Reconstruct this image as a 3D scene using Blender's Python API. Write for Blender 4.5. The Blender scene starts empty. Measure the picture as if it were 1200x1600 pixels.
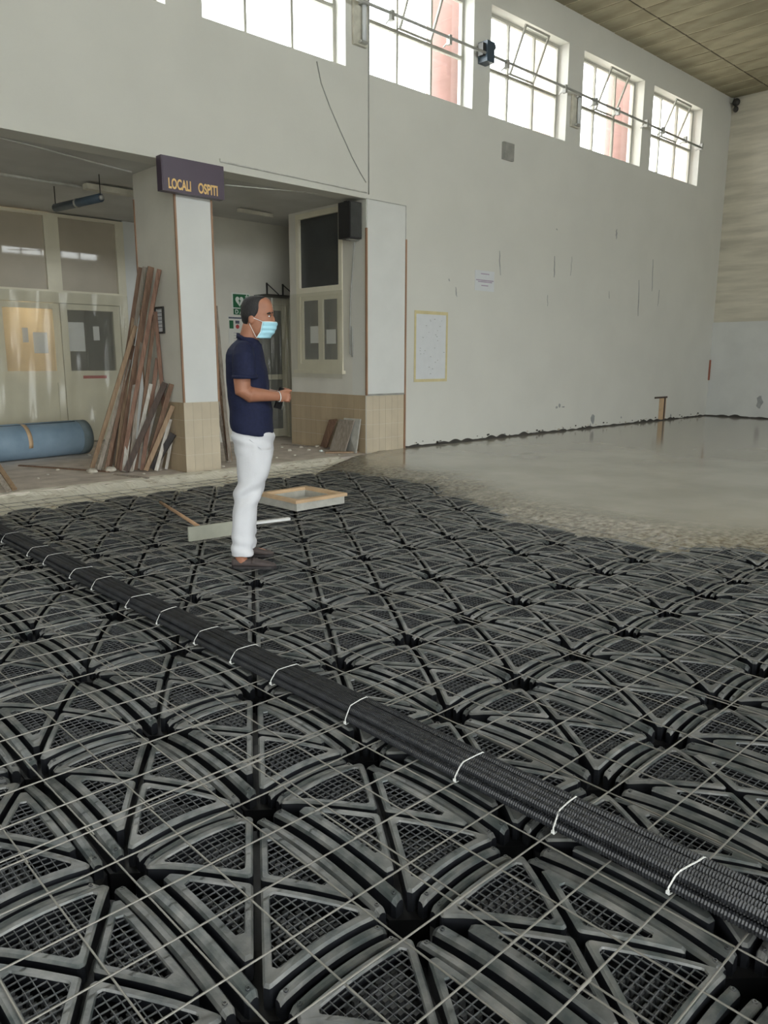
import bpy, bmesh, math, random
from mathutils import Vector, Matrix, noise
random.seed(7)
R = random.Random(11)
scene = bpy.context.scene
col = scene.collection

# ------------------------------------------------------------------ camera
CAM_H = 1.42
F_PX, PITCH, ROLL, YAW = 1193.195, 0.197751, 0.0031117, 0.7569885
fw = Vector((math.cos(PITCH)*math.sin(YAW), math.cos(PITCH)*math.cos(YAW), -math.sin(PITCH)))
rt0 = Vector((math.cos(YAW), -math.sin(YAW), 0)); up0 = rt0.cross(fw)
rt = math.cos(ROLL)*rt0 + math.sin(ROLL)*up0
up = -math.sin(ROLL)*rt0 + math.cos(ROLL)*up0
cd = bpy.data.cameras.new('camera'); cam = bpy.data.objects.new('camera', cd); col.objects.link(cam)
cd.sensor_fit = 'VERTICAL'; cd.sensor_height = 24.0; cd.lens = F_PX/1600*24.0
cd.clip_start = 0.02; cd.clip_end = 300
cam.matrix_world = Matrix(((rt.x, up.x, -fw.x, 0), (rt.y, up.y, -fw.y, 0), (rt.z, up.z, -fw.z, CAM_H), (0, 0, 0, 1)))
scene.camera = cam
scene.view_settings.view_transform = 'Standard'; scene.view_settings.look = 'None'
scene.view_settings.exposure = -0.48; scene.view_settings.gamma = 1.0
scene.view_settings.use_curve_mapping = False

# ------------------------------------------------------------------ daylight: a bright hazy sky
w = bpy.data.worlds.new('sky'); scene.world = w; w.use_nodes = True
bg = w.node_tree.nodes['Background']
bg.inputs['Color'].default_value = (0.955, 0.985, 1.0, 1); bg.inputs['Strength'].default_value = 15.0

HALL_X0, HALL_X1, HALL_Y0, WALL_Y, CEIL = -7.0, 19.5, -6.0, 8.65, 7.5
def portal(x, y, z, sx, sz, rotx, rotz=0):          # guides sky sampling through a window opening, emits nothing
    l = bpy.data.lights.new('sky_portal', 'AREA'); l.shape = 'RECTANGLE'; l.size = sx; l.size_y = sz
    l.cycles.is_portal = True
    o = bpy.data.objects.new('sky_portal', l); col.objects.link(o); o.location = (x, y, z); o.rotation_euler = (rotx, 0, rotz)

# pixel helpers used while laying things out (the photograph is 1200 x 1600)
def ray(px, py): return (rt*((px-600)/F_PX) + up*((800-py)/F_PX) + fw)
CAMP = Vector((0, 0, CAM_H))
def on_z(px, py, z=0.0): d = ray(px, py); return CAMP + d*((z-CAM_H)/d.z)
def on_y(px, py, y): d = ray(px, py); return CAMP + d*(y/d.y)
def on_x(px, py, x): d = ray(px, py); return CAMP + d*(x/d.x)
def project(P):
    v = Vector(P)-CAMP; k = v.dot(fw)
    return (600+F_PX*v.dot(rt)/k, 800-F_PX*v.dot(up)/k, k)

# ------------------------------------------------------------------ materials
MATS = {}
def nodes_of(name):
    m = bpy.data.materials.new(name); m.use_nodes = True
    nt = m.node_tree; b = nt.nodes['Principled BSDF']
    MATS[name] = m
    return m, nt, b
def mat(name, c, rough=0.6, metal=0.0, var=0.12, scale=8.0, bump=0.0, bscale=60.0, spec=0.5, stretch=None, c2=None, coat=0.0, detail=5.0, objrand=0.0, lo=0.35, hi=0.65):
    """base colour varied by noise, with fine relief"""
    m, nt, b = nodes_of(name)
    tc = nt.nodes.new('ShaderNodeTexCoord'); src = tc.outputs['Object']
    if stretch:
        mp = nt.nodes.new('ShaderNodeMapping'); mp.inputs['Scale'].default_value = stretch
        nt.links.new(src, mp.inputs['Vector']); src = mp.outputs['Vector']
    n = nt.nodes.new('ShaderNodeTexNoise'); n.inputs['Scale'].default_value = scale; n.inputs['Detail'].default_value = detail
    nt.links.new(src, n.inputs['Vector'])
    r = nt.nodes.new('ShaderNodeValToRGB')
    r.color_ramp.elements[0].position = lo; r.color_ramp.elements[1].position = hi
    a = c2 if c2 else tuple(x*(1-var) for x in c); z = c if c2 else tuple(min(1, x*(1+var)) for x in c)
    r.color_ramp.elements[0].color = (*a, 1); r.color_ramp.elements[1].color = (*z, 1)
    nt.links.new(n.outputs['Fac'], r.inputs['Fac'])
    out = r.outputs['Color']
    if objrand:
        oi = nt.nodes.new('ShaderNodeObjectInfo'); hs = nt.nodes.new('ShaderNodeHueSaturation')
        mr = nt.nodes.new('ShaderNodeMapRange'); mr.inputs['To Min'].default_value = 1-objrand; mr.inputs['To Max'].default_value = 1+objrand
        nt.links.new(oi.outputs['Random'], mr.inputs['Value']); nt.links.new(mr.outputs['Result'], hs.inputs['Value'])
        nt.links.new(out, hs.inputs['Color']); out = hs.outputs['Color']
    nt.links.new(out, b.inputs['Base Color'])
    b.inputs['Roughness'].default_value = rough; b.inputs['Metallic'].default_value = metal
    b.inputs['Specular IOR Level'].default_value = spec
    if coat: b.inputs['Coat Weight'].default_value = coat; b.inputs['Coat Roughness'].default_value = 0.03
    if bump:
        n2 = nt.nodes.new('ShaderNodeTexNoise'); n2.inputs['Scale'].default_value = bscale; n2.inputs['Detail'].default_value = 6
        nt.links.new(src, n2.inputs['Vector'])
        bp = nt.nodes.new('ShaderNodeBump'); bp.inputs['Strength'].default_value = bump; bp.inputs['Distance'].default_value = 0.01
        nt.links.new(n2.outputs['Fac'], bp.inputs['Height']); nt.links.new(bp.outputs['Normal'], b.inputs['Normal'])
    return m
def clear_mat(name, tint, gloss=0.12, rough=0.02, milk=0.0, milkc=(0.8, 0.8, 0.75)):
    """thin clear sheet: transparent + mirror reflection (+ a milky share)"""
    m = bpy.data.materials.new(name); m.use_nodes = True; MATS[name] = m
    nt = m.node_tree; nt.nodes.clear()
    o = nt.nodes.new('ShaderNodeOutputMaterial'); t = nt.nodes.new('ShaderNodeBsdfTransparent'); t.inputs[0].default_value = (*tint, 1)
    g = nt.nodes.new('ShaderNodeBsdfGlossy'); g.inputs['Roughness'].default_value = rough
    lw = nt.nodes.new('ShaderNodeLayerWeight'); lw.inputs['Blend'].default_value = 0.5
    pw = nt.nodes.new('ShaderNodeMath'); pw.operation = 'POWER'; pw.inputs[1].default_value = 4.0; nt.links.new(lw.outputs['Facing'], pw.inputs[0])
    mr = nt.nodes.new('ShaderNodeMapRange'); mr.inputs['To Min'].default_value = gloss*0.35; mr.inputs['To Max'].default_value = 0.8
    nt.links.new(pw.outputs[0], mr.inputs['Value'])
    mx = nt.nodes.new('ShaderNodeMixShader'); nt.links.new(mr.outputs['Result'], mx.inputs[0])
    nt.links.new(t.outputs[0], mx.inputs[1]); nt.links.new(g.outputs[0], mx.inputs[2])
    last = mx
    if milk:
        df = nt.nodes.new('ShaderNodeBsdfDiffuse'); df.inputs[0].default_value = (*milkc, 1)
        tr = nt.nodes.new('ShaderNodeBsdfTranslucent'); tr.inputs[0].default_value = (*milkc, 1)
        m1 = nt.nodes.new('ShaderNodeMixShader'); m1.inputs[0].default_value = 0.4
        nt.links.new(df.outputs[0], m1.inputs[1]); nt.links.new(tr.outputs[0], m1.inputs[2])
        m2 = nt.nodes.new('ShaderNodeMixShader'); m2.inputs[0].default_value = milk
        nt.links.new(mx.outputs[0], m2.inputs[1]); nt.links.new(m1.outputs[0], m2.inputs[2]); last = m2
    nt.links.new(last.outputs[0], o.inputs['Surface'])
    return m

mat('wall_paint', (0.70, 0.695, 0.655), 0.75, var=0.022, scale=1.3, bump=0.08, bscale=25, spec=0.2)
mat('wall_cream', (0.68, 0.66, 0.60), 0.75, var=0.06, scale=1.5, bump=0.05, bscale=30, spec=0.2)
mat('white_panel', (0.74, 0.75, 0.74), 0.6, var=0.03, scale=2, spec=0.3)
mat('end_wall_rough', (0.72, 0.68, 0.58), 0.85, c2=(0.55, 0.52, 0.44), scale=1.2, bump=0.9, bscale=5, stretch=(1, 0.7, 6), spec=0.15)
mat('end_wall_smooth', (0.66, 0.67, 0.66), 0.8, var=0.05, scale=1.5, bump=0.05, bscale=30, spec=0.2)
mat('ceiling_board', (0.44, 0.40, 0.29), 0.85, c2=(0.29, 0.26, 0.185), scale=1.6, bump=0.25, bscale=12, spec=0.15, stretch=(1.5, 0.7, 1), objrand=0.1)
mat('ceiling_joint', (0.62, 0.56, 0.42), 0.9, spec=0.1)
mat('ceiling_crack', (0.10, 0.085, 0.06), 0.9, spec=0.1)
mat('porch_ceiling', (0.64, 0.64, 0.62), 0.8, c2=(0.54, 0.54, 0.52), scale=1.2, spec=0.2)
mat('tile', (0.60, 0.52, 0.40), 0.25, var=0.05, scale=3, spec=0.5, objrand=0.025)
mat('tile_side', (0.42, 0.33, 0.22), 0.3, var=0.05, scale=3, spec=0.4, objrand=0.03)
mat('grout', (0.52, 0.46, 0.36), 0.9)
mat('old_floor', (0.82, 0.735, 0.67), 0.9, c2=(0.60, 0.53, 0.475), scale=4, bump=0.3, bscale=30, spec=0.15)
mat('ledge', (0.80, 0.76, 0.66), 0.9, c2=(0.40, 0.33, 0.25), scale=13, bump=0.9, bscale=45, spec=0.1, lo=0.30, hi=0.42, stretch=(0.5, 1.5, 1.5))
mat('plaster_rubble', (0.66, 0.62, 0.54), 0.95, c2=(0.40, 0.35, 0.28), scale=9, bump=0.8, bscale=40)
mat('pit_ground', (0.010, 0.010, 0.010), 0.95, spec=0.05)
mat('shaded_side_plastic', (0.014, 0.015, 0.018), 0.3, var=0.25, scale=12, spec=0.5)  # former sides near black: shade put into the colour, beside the dusty tops
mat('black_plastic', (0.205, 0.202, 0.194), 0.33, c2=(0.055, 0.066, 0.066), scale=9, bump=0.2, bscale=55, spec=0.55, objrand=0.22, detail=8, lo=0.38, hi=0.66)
mat('black_shell', (0.008, 0.008, 0.009), 0.5, var=0.2, scale=10, spec=0.4)
mat('grate_plastic', (0.085, 0.088, 0.092), 0.5, var=0.25, scale=30, spec=0.5)
mat('steel_wire', (0.33, 0.318, 0.29), 0.45, metal=0.5, c2=(0.20, 0.19, 0.168), scale=14, spec=0.5, objrand=0.12)
mat('conduit', (0.022, 0.023, 0.026), 0.33, var=0.3, scale=20, spec=0.55)
mat('tie_white', (0.78, 0.78, 0.76), 0.4)
mat('window_frame', (0.44, 0.43, 0.38), 0.5, var=0.05)
mat('door_paint', (0.76, 0.72, 0.59), 0.45, var=0.05, scale=3)
mat('door_groove', (0.20, 0.19, 0.15), 0.6)
mat('transom_panel', (0.46, 0.41, 0.33), 0.35, var=0.06, scale=1.5, coat=1.0, spec=0.5)
mat('dark_glass', (0.05, 0.055, 0.058), 0.08, var=0.2, scale=1, spec=0.6)
mat('haze_glass', (0.16, 0.165, 0.16), 0.25, var=0.3, scale=1.2, spec=0.5)
mat('paper', (0.70, 0.72, 0.75), 0.7, var=0.02)
mat('ink', (0.10, 0.11, 0.15), 0.7)
mat('ink_pink', (0.42, 0.34, 0.46), 0.7)
mat('tape_yellow', (0.66, 0.58, 0.33), 0.6, var=0.06)
mat('sign_black', (0.075, 0.050, 0.082), 0.35, var=0.08, scale=2)
mat('sign_letters', (0.90, 0.60, 0.24), 0.45, var=0.03)
mat('speaker_black', (0.018, 0.018, 0.02), 0.55)
mat('speaker_grille', (0.05, 0.052, 0.05), 0.6, bump=0.6, bscale=300)
mat('aed_green', (0.015, 0.12, 0.05), 0.45, var=0.03)
mat('aed_white', (0.72, 0.76, 0.72), 0.5, var=0.02)
mat('red_mark', (0.45, 0.06, 0.06), 0.5)
mat('metal_dark', (0.05, 0.048, 0.045), 0.5, metal=0.3)
mat('metal_grey', (0.40, 0.40, 0.38), 0.45, metal=0.3)
mat('cable_grey', (0.42, 0.42, 0.40), 0.6)
mat('cable_white', (0.60, 0.60, 0.57), 0.6)
mat('lamp_white', (0.60, 0.58, 0.50), 0.5)
mat('heater_blue', (0.05, 0.075, 0.105), 0.4)
mat('roll_blue', (0.30, 0.41, 0.52), 0.55, c2=(0.22, 0.32, 0.42), scale=3, bump=0.1, bscale=40)
mat('roll_end', (0.17, 0.215, 0.235), 0.7, var=0.15, scale=5)
mat('roll_inside', (0.05, 0.065, 0.07), 0.8)
mat('trim_brown', (0.34, 0.20, 0.125), 0.5, var=0.15, scale=4, stretch=(6, 6, 1))
mat('wood_float', (0.42, 0.42, 0.345), 0.6, var=0.08)
mat('wood_handle', (0.55, 0.34, 0.20), 0.55, var=0.15, scale=5)
mat('wood_sump', (0.60, 0.42, 0.26), 0.6, var=0.12, scale=6)
mat('concrete_box', (0.46, 0.45, 0.41), 0.85, var=0.1, scale=10, bump=0.3, bscale=60)
mat('aluminium', (0.93, 0.93, 0.92), 0.3, metal=0.25, var=0.02)  # near white, barely metallic: the window's reflection is put into the colour
mat('scuff', (0.36, 0.37, 0.37), 0.9)
mat('dark_gap', (0.06, 0.055, 0.05), 0.95)
mat('brick_red', (0.33, 0.12, 0.08), 0.9)
mat('pink_render', (0.19, 0.105, 0.09), 0.85, var=0.05)
mat('cream_render', (0.6, 0.5, 0.4), 0.85, var=0.05)
mat('outside_ground', (0.42, 0.40, 0.34), 0.9)
mat('foliage', (0.10, 0.15, 0.05), 0.8, var=0.5, scale=6)
mat('skin', (0.34, 0.150, 0.090), 0.5, var=0.07, scale=18, spec=0.4)
mat('hair', (0.010, 0.009, 0.010), 0.6, var=0.4, scale=90, stretch=(1, 1, 0.3), bump=0.5, bscale=200)
mat('polo', (0.0125, 0.016, 0.045), 0.8, var=0.12, scale=60, bump=0.15, bscale=400, spec=0.25)
mat('trousers', (0.62, 0.62, 0.65), 0.8, var=0.03, scale=6, bump=0.1, bscale=120, spec=0.2)
mat('shoe_suede', (0.075, 0.058, 0.055), 0.75, var=0.15, scale=30)
mat('shoe_sole', (0.03, 0.025, 0.025), 0.6)
mat('mask_blue', (0.38, 0.68, 0.80), 0.7, var=0.02)
mat('mask_white', (0.80, 0.84, 0.85), 0.7)
mat('phone_black', (0.010, 0.010, 0.012), 0.4, spec=0.3)
clear_mat('window_glass', (0.97, 0.98, 0.97), 0.12)
clear_mat('plastic_film', (0.93, 0.93, 0.90), 0.09, 0.12, milk=0.22, milkc=(0.80, 0.79, 0.72))
WOODS = {
 'wood_tan': ((0.40, 0.28, 0.18), (0.28, 0.18, 0.11)), 'wood_brown': ((0.24, 0.145, 0.095), (0.15, 0.085, 0.055)),
 'wood_red': ((0.29, 0.165, 0.115), (0.18, 0.095, 0.065)), 'wood_dark': ((0.11, 0.075, 0.06), (0.06, 0.042, 0.035)),
 'wood_white': ((0.62, 0.60, 0.56), (0.42, 0.37, 0.31)), 'wood_grey': ((0.36, 0.31, 0.26), (0.22, 0.185, 0.15)),
 'wood_black': ((0.06, 0.052, 0.05), (0.03, 0.026, 0.026))}
for k, (a, b_) in WOODS.items(): mat(k, a, 0.7, c2=b_, scale=5, stretch=(9, 9, 1.0), bump=0.3, bscale=25)

# wet concrete: glossy where it has settled, dull and stony along the raw edge
def screed_material():
    m, nt, b = nodes_of('wet_concrete')
    N, L = nt.nodes.new, nt.links.new
    tc = N('ShaderNodeTexCoord')
    n1 = N('ShaderNodeTexNoise'); n1.inputs['Scale'].default_value = 0.9; n1.inputs['Detail'].default_value = 6
    L(tc.outputs['Object'], n1.inputs['Vector'])
    r1 = N('ShaderNodeValToRGB'); r1.color_ramp.elements[0].color = (0.35, 0.325, 0.27, 1); r1.color_ramp.elements[1].color = (0.45, 0.425, 0.365, 1)
    r1.color_ramp.elements[0].position = 0.35; r1.color_ramp.elements[1].position = 0.65
    L(n1.outputs['Fac'], r1.inputs['Fac'])
    at = N('ShaderNodeAttribute'); at.attribute_name = 'edge'          # 1 at the raw edge of the pour, 0 inside
    n2 = N('ShaderNodeTexNoise'); n2.inputs['Scale'].default_value = 20; n2.inputs['Detail'].default_value = 8
    L(tc.outputs['Object'], n2.inputs['Vector'])
    r2 = N('ShaderNodeValToRGB'); r2.color_ramp.elements[0].color = (0.15, 0.125, 0.085, 1); r2.color_ramp.elements[1].color = (0.40, 0.37, 0.305, 1)
    r2.color_ramp.elements[0].position = 0.35; r2.color_ramp.elements[1].position = 0.7
    L(n2.outputs['Fac'], r2.inputs['Fac'])
    mx = N('ShaderNodeMix'); mx.data_type = 'RGBA'
    L(at.outputs['Fac'], mx.inputs['Factor']); L(r1.outputs['Color'], mx.inputs['A']); L(r2.outputs['Color'], mx.inputs['B'])
    L(mx.outputs['Result'], b.inputs['Base Color'])
    mr = N('ShaderNodeMapRange'); mr.inputs['To Min'].default_value = 0.12; mr.inputs['To Max'].default_value = 0.24
    L(at.outputs['Fac'], mr.inputs['Value']); L(mr.outputs['Result'], b.inputs['Roughness'])
    bp = N('ShaderNodeBump'); bp.inputs['Distance'].default_value = 0.012
    ms = N('ShaderNodeMapRange'); ms.inputs['To Min'].default_value = 0.02; ms.inputs['To Max'].default_value = 1.0
    L(at.outputs['Fac'], ms.inputs['Value']); L(ms.outputs['Result'], bp.inputs['Strength'])
    L(n2.outputs['Fac'], bp.inputs['Height']); L(bp.outputs['Normal'], b.inputs['Normal'])
    b.inputs['Specular IOR Level'].default_value = 0.6
screed_material()

# ------------------------------------------------------------------ mesh helpers
def tag(o, label=None, cat=None, group=None, kind=None):
    if label: o['label'] = label
    if cat: o['category'] = cat
    if group: o['group'] = group
    if kind: o['kind'] = kind
    return o
def thing(name, label, cat, loc=(0, 0, 0), rotz=0.0, group=None, kind=None):
    o = bpy.data.objects.new(name, None); o.empty_display_size = 0.05; col.objects.link(o)
    o.location = loc; o.rotation_euler = (0, 0, rotz)
    return tag(o, label, cat, group, kind)
class MB:
    def __init__(s): s.v = []; s.f = []; s.sm = []
    def add(s, vs, fs, smooth=False):
        k = len(s.v); s.v += [tuple(v) for v in vs]; s.f += [tuple(i+k for i in f) for f in fs]; s.sm += [smooth]*len(fs)
        return s
    def box(s, a, b):
        x0, y0, z0 = a; x1, y1, z1 = b
        vs = [(x0,y0,z0),(x1,y0,z0),(x1,y1,z0),(x0,y1,z0),(x0,y0,z1),(x1,y0,z1),(x1,y1,z1),(x0,y1,z1)]
        return s.add(vs, [(0,3,2,1),(4,5,6,7),(0,1,5,4),(1,2,6,5),(2,3,7,6),(3,0,4,7)])
    def bar(s, p, q, wd, ht, upv=(0, 0, 1), taper=1.0):
        p = Vector(p); q = Vector(q); d = (q-p).normalized(); u = Vector(upv)
        if abs(d.dot(u)) > 0.98: u = Vector((0, 1, 0))
        sd = d.cross(u).normalized(); u = sd.cross(d).normalized()
        vs = []
        for c, k in ((p, 1), (q, taper)):
            for a, b in ((-1,-1),(1,-1),(1,1),(-1,1)): vs.append(c + sd*(a*wd/2*k) + u*(b*ht/2*k))
        return s.add(vs, [(0,3,2,1),(4,5,6,7),(0,1,5,4),(1,2,6,5),(2,3,7,6),(3,0,4,7)])
    def tube(s, pts, r, seg=8, cap=True, smooth=True):
        pts = [Vector(p) for p in pts]; rs = r if isinstance(r, (list, tuple)) else [r]*len(pts)
        vs = []; prev = None
        for i, p in enumerate(pts):
            d = (pts[min(i+1, len(pts)-1)]-pts[max(i-1, 0)]).normalized()
            if prev is None:
                u = Vector((0, 0, 1)) if abs(d.z) < 0.9 else Vector((1, 0, 0))
            else: u = prev
            a = (u - d*u.dot(d)).normalized(); b = d.cross(a); prev = a
            for k in range(seg):
                t = 2*math.pi*k/seg; vs.append(p + (a*math.cos(t)+b*math.sin(t))*rs[i])
        fs = []
        for i in range(len(pts)-1):
            for k in range(seg):
                k2 = (k+1) % seg; fs.append((i*seg+k, i*seg+k2, (i+1)*seg+k2, (i+1)*seg+k))
        if cap:
            fs.append(tuple(reversed(range(seg)))); n = (len(pts)-1)*seg; fs.append(tuple(n+k for k in range(seg)))
        return s.add(vs, fs, smooth)
    def rings(s, rings, cap=True, smooth=True):
        n = len(rings[0]); vs = [v for r in rings for v in r]; fs = []
        for i in range(len(rings)-1):
            for k in range(n):
                k2 = (k+1) % n; fs.append((i*n+k, i*n+k2, (i+1)*n+k2, (i+1)*n+k))
        if cap:
            fs.append(tuple(reversed(range(n)))); m = (len(rings)-1)*n; fs.append(tuple(m+k for k in range(n)))
        return s.add(vs, fs, smooth)
    def ball(s, c, rx, ry, rz, seg=14, rg=9, M=None):
        c = Vector(c); vs = []
        for i in range(rg+1):
            t = math.pi*i/rg
            for k in range(seg):
                p = 2*math.pi*k/seg; v = Vector((rx*math.sin(t)*math.cos(p), ry*math.sin(t)*math.sin(p), rz*math.cos(t)))
                vs.append(c + (M @ v if M else v))
        fs = []
        for i in range(rg):
            for k in range(seg):
                k2 = (k+1) % seg; fs.append((i*seg+k, (i+1)*seg+k, (i+1)*seg+k2, i*seg+k2))
        return s.add(vs, fs, True)
    def prism(s, poly, fn0, fn1):
        """closed 2-D outline, extruded between two mapping functions (u,v)->xyz"""
        n = len(poly); vs = [fn0(*p) for p in poly]+[fn1(*p) for p in poly]
        fs = [tuple(reversed(range(n))), tuple(range(n, 2*n))]+[(k, (k+1) % n, n+(k+1) % n, n+k) for k in range(n)]
        return s.add(vs, fs)
    def mesh(s, name):
        me = bpy.data.meshes.new(name); me.from_pydata(s.v, [], s.f)
        me.polygons.foreach_set('use_smooth', s.sm); me.update()
        return me
    def build(s, name, m, parent=None, local=False, recalc=True, m2=None, side=None):
        if parent is not None and not local:
            L = parent.location
            q = parent
            while q.parent is not None: q = q.parent; L = L + q.location
            s.v = [(x-L.x, y-L.y, z-L.z) for x, y, z in s.v]
        me = s.mesh(name)
        if recalc:
            bm = bmesh.new(); bm.from_mesh(me); bmesh.ops.recalc_face_normals(bm, faces=bm.faces); bm.to_mesh(me); bm.free()
        me.materials.append(MATS[m])
        if m2:
            me.materials.append(MATS[m2])
            for p_ in me.polygons:
                if side(p_): p_.material_index = 1
        o = bpy.data.objects.new(name, me); col.objects.link(o); o.parent = parent
        return o
def solid(name, mb, m, label, cat, group=None):
    """a thing that is one mesh: origin at its lowest middle point"""
    xs, ys, zs = zip(*mb.v); L = Vector(((min(xs)+max(xs))/2, (min(ys)+max(ys))/2, min(zs)))
    mb.v = [(x-L.x, y-L.y, z-L.z) for x, y, z in mb.v]
    o = mb.build(name, m); o.location = L
    return tag(o, label, cat, group)
def struct(name, mb, m, parent=None):
    o = mb.build(name, m, parent)
    if parent is None: o['kind'] = 'structure'
    return o
def copy_tree(o, parent=None):
    c = o.copy(); col.objects.link(c); c.parent = parent
    for ch in list(o.children): copy_tree(ch, c)
    return c
def text_mesh(txt, size, ext=0.004, bold=0.0, xs=1.0):
    cu = bpy.data.curves.new('lettering', 'FONT'); cu.body = txt; cu.size = size; cu.extrude = ext; cu.offset = bold
    o = bpy.data.objects.new('lettering', cu); col.objects.link(o); dg = bpy.context.evaluated_depsgraph_get()
    me = bpy.data.meshes.new_from_object(o.evaluated_get(dg)); bpy.data.objects.remove(o)
    for v in me.vertices: v.co.x *= xs
    return me
def text_part(name, txt, size, m, parent, loc, rot, ext=0.004, bold=0.0, xs=1.0):
    me = text_mesh(txt, size, ext, bold, xs); me.materials.append(MATS[m])
    o = bpy.data.objects.new(name, me); col.objects.link(o); o.parent = parent
    o.location = Vector(loc)-(parent.location if parent else Vector()); o.rotation_euler = rot
    return o

# ================================================================== STRUCTURE
W0, W1 = WALL_Y, WALL_Y+0.32
SILL, WTOP, LINT = 5.33, 6.96, 3.68
WIN = [(-5.37, -3.17), (-2.73, -0.53), (-0.09, 2.11), (2.56, 4.76), (5.23, 7.43), (7.87, 10.08), (10.50, 12.69), (13.18, 15.40), (15.79, 18.02)]
mb = MB()
mb.box((7.8, W0, -0.4), (HALL_X1+0.3, W1, SILL)); mb.box((HALL_X0-0.3, W0, LINT), (7.8, W1, SILL))
mb.box((HALL_X0-0.3, W0, WTOP), (HALL_X1+0.3, W1, CEIL+0.3))
mb.box((HALL_X0-0.3, W0, -0.4), (-1.0, W1, LINT))
edges = [HALL_X0-0.3]+[e for wv in WIN for e in wv]+[HALL_X1+0.3]
for i in range(0, len(edges), 2): mb.box((edges[i], W0, SILL), (edges[i+1], W1, WTOP))
wall_left = struct('wall_left', mb, 'wall_paint')
for k, (a, b) in enumerate(WIN):
    portal((a+b)/2, W0+0.3, (SILL+WTOP)/2, b-a, WTOP-SILL, -math.pi/2)

def hall_window(n, x0, x1, sash=True):
    y = W0+0.235
    t = thing('window_%d' % n, None, None, ((x0+x1)/2, y, SILL), kind='structure')
    f = MB(); d = 0.025
    f.box((x0, y-d, SILL), (x0+0.05, y+d, WTOP)); f.box((x1-0.05, y-d, SILL), (x1, y+d, WTOP))
    f.box((x0+0.05, y-d, SILL), (x1-0.05, y+d, SILL+0.05)); f.box((x0+0.05, y-d, WTOP-0.05), (x1-0.05, y+d, WTOP))
    f.build('window_frame', 'window_frame', t)
    c1, c2 = x0+(x1-x0)*0.335, x0+(x1-x0)*0.665; zt = SILL+0.79
    for c in (c1, c2): MB().box((c-0.02, y-d, SILL+0.05), (c+0.02, y+d, WTOP-0.05)).build('mullion', 'window_frame', t)
    MB().box((x0+0.05, y-d, zt-0.025), (c1-0.02, y+d, zt+0.025)).box((c1+0.02, y-d, zt-0.025), (c2-0.02, y+d, zt+0.025)).box((c2+0.02, y-d, zt-0.025), (x1-0.05, y+d, zt+0.025)).build('transom_bar', 'window_frame', t)
    cols = ((x0+0.05, c1-0.02), (c1+0.02, c2-0.02), (c2+0.02, x1-0.05))
    for i, (a, b) in enumerate(cols):
        for j, (za, zb) in enumerate(((SILL+0.05, zt-0.025), (zt+0.025, WTOP-0.05))):
            if not (sash and i == 1 and j == 1): MB().box((a, y-0.003, za), (b, y+0.003, zb)).build('pane', 'window_glass', t)
    if sash:                                        # bottom-hung middle light, tipped into the hall
        a, b = cols[1]; h = WTOP-zt-0.07; ang = math.radians(24)
        s_ = MB(); P = lambda x, u, o: (x, y-0.03-math.sin(ang)*u+math.cos(ang)*o, zt+0.03+math.cos(ang)*u+math.sin(ang)*o)
        def pl(xa, xb, ua, ub, o0, o1):
            s_.add([P(xa,ua,o0), P(xb,ua,o0), P(xb,ub,o0), P(xa,ub,o0), P(xa,ua,o1), P(xb,ua,o1), P(xb,ub,o1), P(xa,ub,o1)],
                   [(0,3,2,1),(4,5,6,7),(0,1,5,4),(1,2,6,5),(2,3,7,6),(3,0,4,7)])
        pl(a, a+0.035, 0, h, -0.015, 0.015); pl(b-0.035, b, 0, h, -0.015, 0.015); pl(a+0.035, b-0.035, 0, 0.035, -0.015, 0.015); pl(a+0.035, b-0.035, h-0.035, h, -0.015, 0.015)
        so = s_.build('tilting_sash', 'window_frame', t)
        s_ = MB(); s_b = s_
        s_.add([P(a+0.035,0.035,-0.003), P(b-0.035,0.035,-0.003), P(b-0.035,h-0.035,-0.003), P(a+0.035,h-0.035,-0.003), P(a+0.035,0.035,0.003), P(b-0.035,0.035,0.003), P(b-0.035,h-0.035,0.003), P(a+0.035,h-0.035,0.003)],
               [(0,3,2,1),(4,5,6,7),(0,1,5,4),(1,2,6,5),(2,3,7,6),(3,0,4,7)])
        s_.build('pane', 'window_glass', so)
    return t
for n, (a, b) in enumerate(WIN): hall_window(n+1, a, b, n >= 3 and n != 4)

# end wall, rear wall with its long strip window, near wall with an added glazed opening for light
struct('wall_right', MB().box((HALL_X1, HALL_Y0, -0.4), (HALL_X1+0.3, W0, CEIL+0.3)), 'end_wall_rough')
struct('trim_1', MB().box((HALL_X1-0.012, HALL_Y0, -0.1), (HALL_X1, W0, 2.34)), 'end_wall_smooth')
RX0, RX1 = -6.4, 14.05
EX0, EX1, EZ = -5.5, 4.5, 2.9                            # unseen opening behind the camera, added to throw fill light into the porch
struct('wall_rear', MB().box((HALL_X0-0.3, HALL_Y0-0.3, -0.4), (EX0, HALL_Y0, SILL)).box((EX1, HALL_Y0-0.3, -0.4), (HALL_X1+0.3, HALL_Y0, SILL)).box((EX0, HALL_Y0-0.3, EZ), (EX1, HALL_Y0, SILL)).box((EX0, HALL_Y0-0.3, -0.4), (EX1, HALL_Y0, 0.05)).box((HALL_X0-0.3, HALL_Y0-0.3, WTOP), (HALL_X1+0.3, HALL_Y0, CEIL+0.3))
       .box((HALL_X0-0.3, HALL_Y0-0.3, SILL), (RX0, HALL_Y0, WTOP)).box((RX1, HALL_Y0-0.3, SILL), (HALL_X1+0.3, HALL_Y0, WTOP)), 'wall_paint')
t = thing('window_10', None, None, ((RX0+RX1)/2, HALL_Y0-0.15, SILL), kind='structure')
yy = HALL_Y0-0.15
MB().box((RX0, yy-0.03, SILL), (RX1, yy+0.03, SILL+0.05)).box((RX0, yy-0.03, WTOP-0.05), (RX1, yy+0.03, WTOP)).build('window_frame', 'window_frame', t)
npan = 27
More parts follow.
